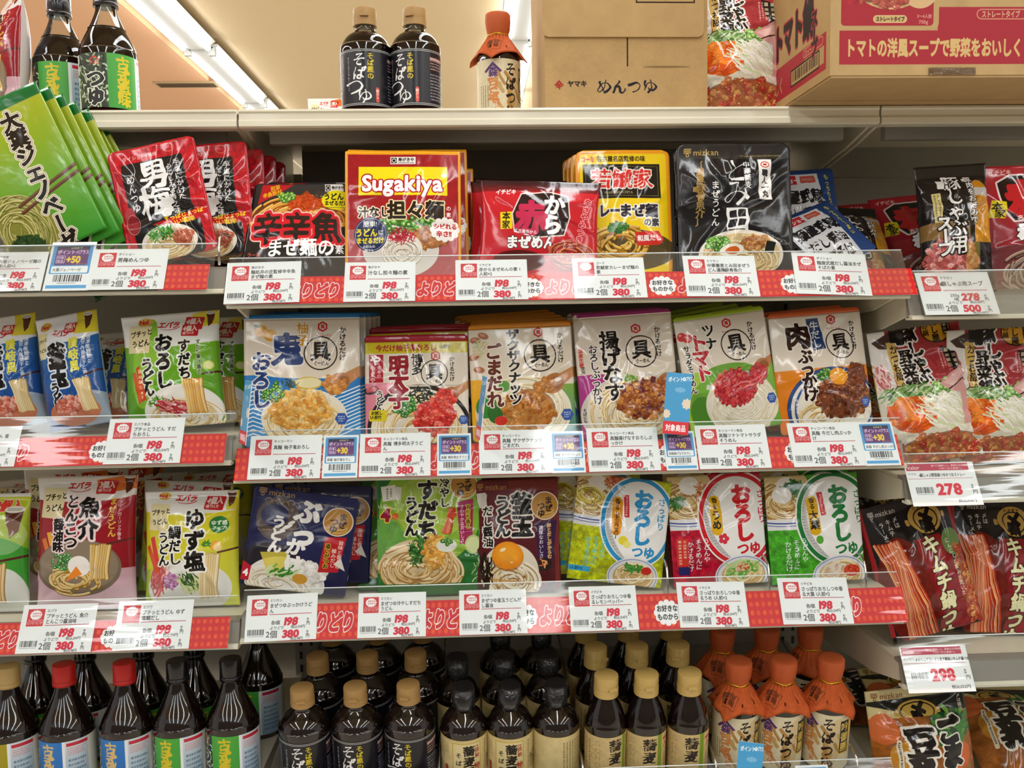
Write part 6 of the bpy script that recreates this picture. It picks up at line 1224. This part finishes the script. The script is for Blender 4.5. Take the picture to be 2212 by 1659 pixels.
# bottom shelf: the bottles of the middle bay stand on a rack that slopes down to the aisle
SLOPE = math.radians(8.5)
def slope_z(y): return math.tan(SLOPE)*(y-.165)+.002
rk = MB(); zr = zs_of('middle', 4)
rk.ext([(.03, zr+slope_z(.03)-.003), (.03, zr+slope_z(.03)-.0005), (.44, zr+slope_z(.44)-.0005), (.44, zr+slope_z(.44)-.003)], -.445, .445)
t = empty('feed_rack'); rk.build('sloping_tray', M_GREY, t)
for x_ in (-.44, .435): MB().ext([(.03, zr-.034), (.44, zr-.034), (.44, zr+slope_z(.44)-.003), (.03, zr+slope_z(.03)-.003)], x_, x_+.005).build('rack_side', M_GREY, t)
MB().box(-.445, .445, .02, .024, zr-.034, zr+.008).build('rack_front', M_RAIL, t)
tag(t, 'sloping grey feed rack under the bottles of the bottom shelf', 'rack')
# bottom shelf ---------------------------------------------------------------------
def row(kind, bay, pxs, Y, rots, labs, group=None, py=1610):
    for px, ro, lb in zip(pxs, rots, labs):
        z = zs_of(bay, 4)
        b = bottle(kind, lb, at(px, py, Y-.03)[0], Y, z+(slope_z(Y) if bay == 'middle' else 0), ro, group)
        if bay == 'middle': b.rotation_euler = (Matrix.Rotation(SLOPE, 4, 'X')@Matrix.Rotation(math.radians(ro), 4, 'Z')).to_euler()
row('tsublue', 'left', (125, 258), .085, (-38, -36), ('blue labelled sauce bottle with a red cap, left one of two', 'blue labelled sauce bottle with a red cap, right one of two'))
row('tsugreen', 'left', (375, 492), .085, (-34, -24), ('green labelled sauce bottle with a black cap, beside the blue labelled ones', 'green labelled sauce bottle with a black cap, at the right end of its row'))
row('tsuyel', 'left', (2,), .085, (-34,), ('yellow labelled sauce bottle cut off by the left picture edge',))
row('tsugreen', 'left', (62, 172, 300, 412), .175, (20, -60, 30, 10), ('dark sauce bottle behind and between the yellow and blue labelled ones', 'dark sauce bottle behind and between the two red capped ones', 'dark sauce bottle behind and between a red and a black capped one', 'dark sauce bottle behind and between the two black capped ones'), py=1560)
row('tsugreen', 'left', (552,), .235, (-40,), ('green labelled sauce bottle deep in the shelf beside the tan capped ones',), py=1520)
row('soba', 'middle', (654, 769, 884), .085, (4, -2, -14), ('tan capped black labelled bottle, left one of the front three', 'tan capped black labelled bottle, middle one of the front three', 'tan capped black labelled bottle, right one of the front three'))
row('soba', 'middle', (688, 796, 900), .17, (6, 0, 12), ('tan capped bottle in the second row, left of three', 'tan capped bottle in the second row, middle of three', 'tan capped bottle in the second row, right of three'), py=1560)
row('soba', 'middle', (720, 818, 915), .255, (0, 9, -8), ('tan capped bottle in the third row, left of three', 'tan capped bottle in the third row, middle of three', 'tan capped bottle in the third row, right of three'), py=1500)
row('edo', 'middle', (1003, 1103, 1204), .088, (2, -8, 180), ('beige labelled bottle with a shrink wrapped cap, left front', 'beige labelled bottle with a shrink wrapped cap, middle front', 'beige labelled bottle turned to show its fine print'))
row('edo', 'middle', (990, 1090, 1186), .168, (0, 8, 30), ('black capped bottle in the second row, left of three', 'black capped bottle in the second row, middle of three', 'black capped bottle in the second row, right of three'), py=1560)
row('edo', 'middle', (1083, 1172), .25, (0, 12), ('black capped bottle in the third row, left of two', 'black capped bottle in the third row, right of two'), py=1500)
row('nin', 'middle', (1312, 1399, 1492), .075, (22, 4, 0), ('gold flip capped bottle with a green stripe, left front', 'gold flip capped bottle with a green stripe, middle front', 'gold flip capped bottle with a green stripe, right front'))
row('nin', 'middle', (1289, 1378, 1467), .152, (40, 10, -20), ('gold flip capped bottle in the second row, left of three', 'gold flip capped bottle in the second row, middle of three', 'gold flip capped bottle in the second row, right of three'), py=1550)
row('nin', 'middle', (1268, 1360, 1452), .228, (0, 20, 60), ('gold flip capped bottle in the third row, left of three', 'gold flip capped bottle in the third row, middle of three', 'gold flip capped bottle in the third row, right of three'), py=1500)
row('gin', 'middle', (1597, 1694, 1796), .095, (6, -2, -18), ('orange paper capped bottle, left one of the front three', 'orange paper capped bottle, middle one of the front three', 'orange paper capped bottle, right one of the front three'))
row('gin', 'middle', (1562, 1658, 1752), .185, (20, 4, -30), ('orange paper capped bottle in the second row, left of three', 'orange paper capped bottle in the second row, middle of three', 'orange paper capped bottle in the second row, right of three'), py=1550)

# hotpot pouches at the lower right
R5 = ('right', 4)
a = sheetart(*R5, 1880, 2100, 1488, bg='d8c890')
a.grad(1880, 1488, 2100, 1512, 'd8cc9a', 'cfc08a'); mizkan(a, 1892, 1494, .9, '8a5a34'); a.poly([(1880, 1512), (2100, 1508), (2100, 1548), (2000, 1552), (1880, 1520)], '24241f'); a.text('〆は雑炊', 2085, 1512, 10, 'e8e0c8', v=1); a.ell(1985, 1540, 44, 24, 'c8a850'); a.ell(1985, 1540, 38, 20, '2a1c10'); a.ell(1985, 1540, 35, 17.5, 'c8a850'); a.text('〆', 1966, 1536, 34, '1c1614', b=.08, sx=1.2); a.text('鍋', 1975, 1548, 18, '1c1614', b=.05); a.rect(1934, 1535, 1944, 1547, 'c8a850', 3); a.rect(2026, 1535, 2036, 1547, 'c8a850', 3)
a.rect(1880, 1550, 2100, 1900, '9a5a24'); a.mott(.2, 18, 3, (1880, 1550, 2100, 1900)); a.ell(1906, 1572, 30, 34, 'd8703c'); a.strips(2050, 1580, 50, 36, 60, ('2f6a34', '4a8a3c', '7ab04a', '1e4a28'), 10, 30, 4); a.ell(2060, 1645, 34, 26, 'd8642c', -30); a.ell(1940, 1640, 30, 40, 'c88a2c')
a.text('豆乳', 1975, 1570, 66, '1c1816', v=1, out=[(.14, 'ece8dc')], b=.06, br=.05, gap=.98); a.text('ごま', 2040, 1556, 58, '1c1816', v=1, out=[(.14, 'ece8dc')], b=.08, br=.05, gap=.9); a.rect(1925, 1595, 1935, 1700, 'ece4cc', 4); a.lines(1926, 1600, 1934, 1690, '333', 1, v=1)
p = put(a, 'cream and black hotpot pouch at the lower right, left one', style='flat', T=.06, lean=12, back='a89a6a', seed=71, wr=1.8, rc=0, roll=4, side=.04)
copyto(p, 'cream and black hotpot pouch at the lower right picture corner', 2178, 1480, .15, -4); copyto(p, 'dark hotpot pouch in the shade behind the two cream ones', 1985, 1440, .22, 4); copyto(p, 'dark hotpot pouch tucked beside the orange capped bottles', 1862, 1440, .34, -2)

# wire dividers ---------------------------------------------------------------------
def wire(bay, lev, px, label, py=1610, h=.045):
    z = zs_of(bay, lev)+(.006 if lev == 4 else 0); x = at(px, py, .04)[0]; t = MB(); dz = .06 if lev == 4 else 0; z -= .024 if lev == 4 else 0
    t.tube([(x, .035, z+.002), (x, .036, z+h*.5), (x, .042, z+h*.85), (x, .055, z+h), (x, .2, z+h+dz*.4), (x, .43, z+h+dz)], .0017, 8)
    o = t.build('wire_divider', M_WIRE, None, True); tag(o, label, 'divider', 'wire dividers between the goods')
for px, l in ((600, 'wire divider left of the tan capped bottles'), (946, 'wire divider between tan capped and beige labelled bottles'), (1259, 'wire divider right of the beige labelled bottles'), (1547, 'wire divider left of the orange paper capped bottles'), (1852, 'wire divider right of the orange paper capped bottles')): wire('middle', 4, px, l)
for px, l in ((1441, 'wire divider right of the lemon yellow pouch'), (1660, 'wire divider right of the crimson pouch'), (1868, 'wire divider right of the bright green foil pouch')): wire('middle', 3, px, l, 1240)
wire('left', 1, 476, 'wire divider at the right end of the plum sauce pouches', 570)

# top shelf --------------------------------------------------------------------------
def top(kind, px, Y, rot, lab): bottle(kind, lab, at(px, 150, Y)[0], Y, zs_of('middle', 0), rot)
top('tsuclear', 134, .20, -16, 'green labelled bottle with a clear neck on the top shelf, left one'); top('tsuclear', 235, .158, 30, 'green labelled bottle with a clear neck on the top shelf, right one')
top('sobaclear', 791, .155, 3, 'black labelled soba bottle on the top shelf, left one of two'); top('sobaclear', 898, .155, -22, 'black labelled soba bottle on the top shelf, right one of two'); top('gin', 1077, .235, 30, 'orange paper capped bottle alone on the top shelf beside the carton')
src = [o for o in bpy.data.objects if o.get('label', '').startswith('red noodle soup bag with egg')][0]
q = dup(src, 'red noodle soup bag on the top shelf at the left picture edge'); q.location = (at(4, 150, .19)[0], .20, zs_of('left', 0)); q.rotation_euler = (math.radians(-4), 0, math.radians(-52))
src = [o for o in bpy.data.objects if o.get('label', '').startswith('pork hotpot soup pouch with vegetables, left')][0]
q = dup(src, 'pork hotpot soup pouch wedged between the two cartons on the top shelf'); q.location = (at(1592, 120, .17)[0], .15, zs_of('middle', 0)+.004); q.rotation_euler = (math.radians(-6), 0, 0)
src = [o for o in bpy.data.objects if o.get('label', '').startswith('red noodle soup bag with egg')][0]
q = dup(src, 'small pink and white pouch standing far back on the top shelf'); zt_ = at(706, 213, .66)[2]-zs_of('middle', 0); q.location = (at(706, 225, .66)[0], .66, zs_of('middle', 0)); q.scale = (.55, .8, zt_/src['h']); q.rotation_euler = (0, 0, 0)

# cartons
M_CARD2 = plain('cardboard', 'bb9a68', 0.75, mottle=0.05, mscale=30, bump=(160, .12, .001))
zt = ZB['middle'][0]+.025+.001
xl, xr, Yb = at(1178, 232, .125)[0], at(1529, 232, .125)[0], .125; w = xr-xl; hh = .27; pxm = w/351
t = empty('cardboard_carton', (xl, Yb, zt), (0, 0, math.radians(.6)))
def carton(t, w, d, h, front, left=None):
    V = [(0, 0, 0), (w, 0, 0), (w, 0, h), (0, 0, h), (0, d, 0), (w, d, 0), (w, d, h), (0, d, h)]
    VV, F, uv, fm = [], [], [], []
    for q, mi in (((0, 1, 2, 3), 1), ((4, 0, 3, 7), 2 if left else 0), ((1, 5, 6, 2), 0), ((5, 4, 7, 6), 0), ((3, 2, 6, 7), 0), ((4, 5, 1, 0), 0)):
        F.append(tuple(range(len(VV), len(VV)+4))); VV += [V[i] for i in q]; uv += [(0, 0), (1, 0), (1, 1), (0, 1)]; fm.append(mi)
    return obj('carton_body', VV, F, [M_CARD2, front]+([left] if left else []), fm, uv, t, False)
a = Art(1178, 232-hh/pxm, 351, hh/pxm, 'bb9a68', 2.4); a.mott(.03, 40, 2); a.mott(.02, 3, 5)
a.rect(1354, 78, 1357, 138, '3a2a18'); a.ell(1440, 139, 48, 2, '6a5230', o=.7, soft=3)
a.poly([(1197, 178), (1208, 166), (1219, 178), (1215, 178), (1208, 171), (1201, 178)], 'a8342c'); a.text('キ', 1201, 179, 14, 'a8342c', b=.07); a.text('ヤマキ', 1226, 174, 14, '3a2c28', b=.05); a.text('めんつゆ', 1288, 180, 33, '2a2630', b=.02, br=.06, sx=1.0)
carton(t, w, .23, hh, a.mat('print_carton', rough=.75, bump=(160, .12, .001), spec=.2))
a = Art(1172, 232-hh/pxm, 351, hh/pxm-154, 'bd9c6a', 2.4); a.mott(.03, 40, 4); a.rect(1374, -40, 1503, 8, '3a2c20'); a.rect(1377, -40, 1500, 5, 'bd9c6a'); a.text('×12', 1420, -6, 20, '3a2c20', b=.03)
z0, z1, x0, x1, rc = 154*pxm, hh, -.003, w-.006, .008; V = []
for y in (-.0035, -.0002):
    V += [(x0, y, z1), (x0, y, z0+rc), (x0+rc*.3, y, z0+rc*.3), (x0+rc, y, z0), (x1-rc, y, z0), (x1-rc*.3, y, z0+rc*.3), (x1, y, z0+rc), (x1, y, z1)]
F = [tuple(range(8)), tuple(range(8, 16))[::-1]]+[(i, i+8, (i+1) % 8+8, (i+1) % 8) for i in range(8)]
obj('front_flap', V, F, [a.mat('print_flap', rough=.75, bump=(160, .12, .001), spec=.2)], None, [((x-x0)/(x1-x0), (z-z0)/(z1-z0)) for x, y, z in V], t, False)
tag(t, 'plain brown carton with a front flap on the top shelf', 'carton')

x0, Yb = .3165, -.052; w, d, hh = .42, .245, .27; sc = FX/1.125
t = empty('cardboard_carton', (x0, Yb, zt))
PW, PH = w*sc, hh*sc; ox, oy = 1795, 170-PH
a = Art(ox, oy, PW, PH, 'bf9f6c', 1.9); a.mott(.03, 40, 3); RD = 'aa2c38'
a.rect(1815, 76, ox+PW, 147, RD); a.rect(2030, 27, ox+PW, 80, RD); a.rect(1812, -200, 2032, 74, 'bf9f6c', 14); a.rect(1818, -200, 2020, 66, RD, 8); a.ell(1925, -60, 100, 92, 'cfae78'); a.ell(1925, -66, 92, 84, 'a8543c'); a.chunks(1880, -30, 48, 50, 70, ('a84a3c', 'bc6050', '8a342c'), '5a1c18', 9, 3); a.ell(1990, -20, 44, 50, 'd8b484'); a.chunks(1925, 15, 40, 14, 24, ('a84a3c', 'bc6050'), '5a1c18', 9, 5)
a.rect(1888, 44, 1962, 60, 'e0c890', 8); a.rect(1890, 46, 1960, 58, 'cdae74', 6); a.text('ストレートタイプ', 1894, 52, 11.5, '3a2418', b=.04, sx=.68); a.text('3〜4人前', 1984, 46, 9, 'e0a890', b=.02, sx=.9); a.text('750g', 1988, 58, 10, 'e0a890', b=.02)
a.text('トマトの洋風スープで野菜をおいしく', 1828, 112, 41, 'd8b878', b=.045, sx=.56); a.rect(2115, 31, 2260, 53, 'd8a080', 11); a.rect(2117, 33, 2258, 51, RD, 9); a.text('ストレートタイプ', 2126, 42, 16, 'd8b088', b=.03, sx=.66); a.text('トマト鍋スープ', 2060, -20, 60, RD, b=.06)
PW2 = d*sc
b_ = Art(0, 0, PW2, PH, 'b59562', 1.9); b_.mott(.03, 40, 6); H_ = PH
b_.rect(0, H_-100, PW2-22, H_-20, RD) ; b_.rect(PW2-150, H_-74, PW2-34, H_-22, 'b59562'); b_.rect(0, H_-36, PW2-22, H_-20, RD); b_.rect(PW2-240, H_-72, PW2-60, H_-32, '2a2018'); b_.rect(PW2-236, H_-68, PW2-64, H_-36, 'b59562'); b_.bars(PW2-228, H_-66, PW2-72, H_-42, 4)
b_.rect(PW2-160, H_-98, PW2-40, H_-78, 'd8a080', 10); b_.rect(PW2-158, H_-96, PW2-42, H_-80, RD, 8); b_.text('ストレートタイプ', PW2-150, H_-88, 15, 'd8b088', b=.03, sx=.65); b_.text('トマト鍋', PW2-360, H_-160, 92, '2a2420', out=[(.11, RD), (.06, 'b59562')], b=.06, sx=.72); b_.text('スープ', PW2-92, H_-168, 40, '2a2420', out=[(.14, RD)], b=.05, v=1, gap=.8); b_.text('おいしく', 8, H_-54, 44, 'b59562', b=.03, sx=.7)
carton(t, w, d, hh, a.mat('print_carton_red', rough=.6, bump=(160, .12, .001), spec=.3), b_.mat('print_carton_side', rough=.6, bump=(160, .12, .001), spec=.3))
for y0_, y1_ in ((.001, .121), (.124, .244)): MB().box(.002, w-.002, y0_, y1_, -.0028, -.0002).build('bottom_flap', M_CARD2, t)
t.location.z += .003
MB().box(.125, .185, -.0009, -.0002, 0, .009).build('packing_tape', clear_mat('packing_tape', 'f0e8d8', ripple=.5, body=.03, rscale=80), t)
tag(t, 'brown and red printed carton overhanging the top shelf', 'carton')
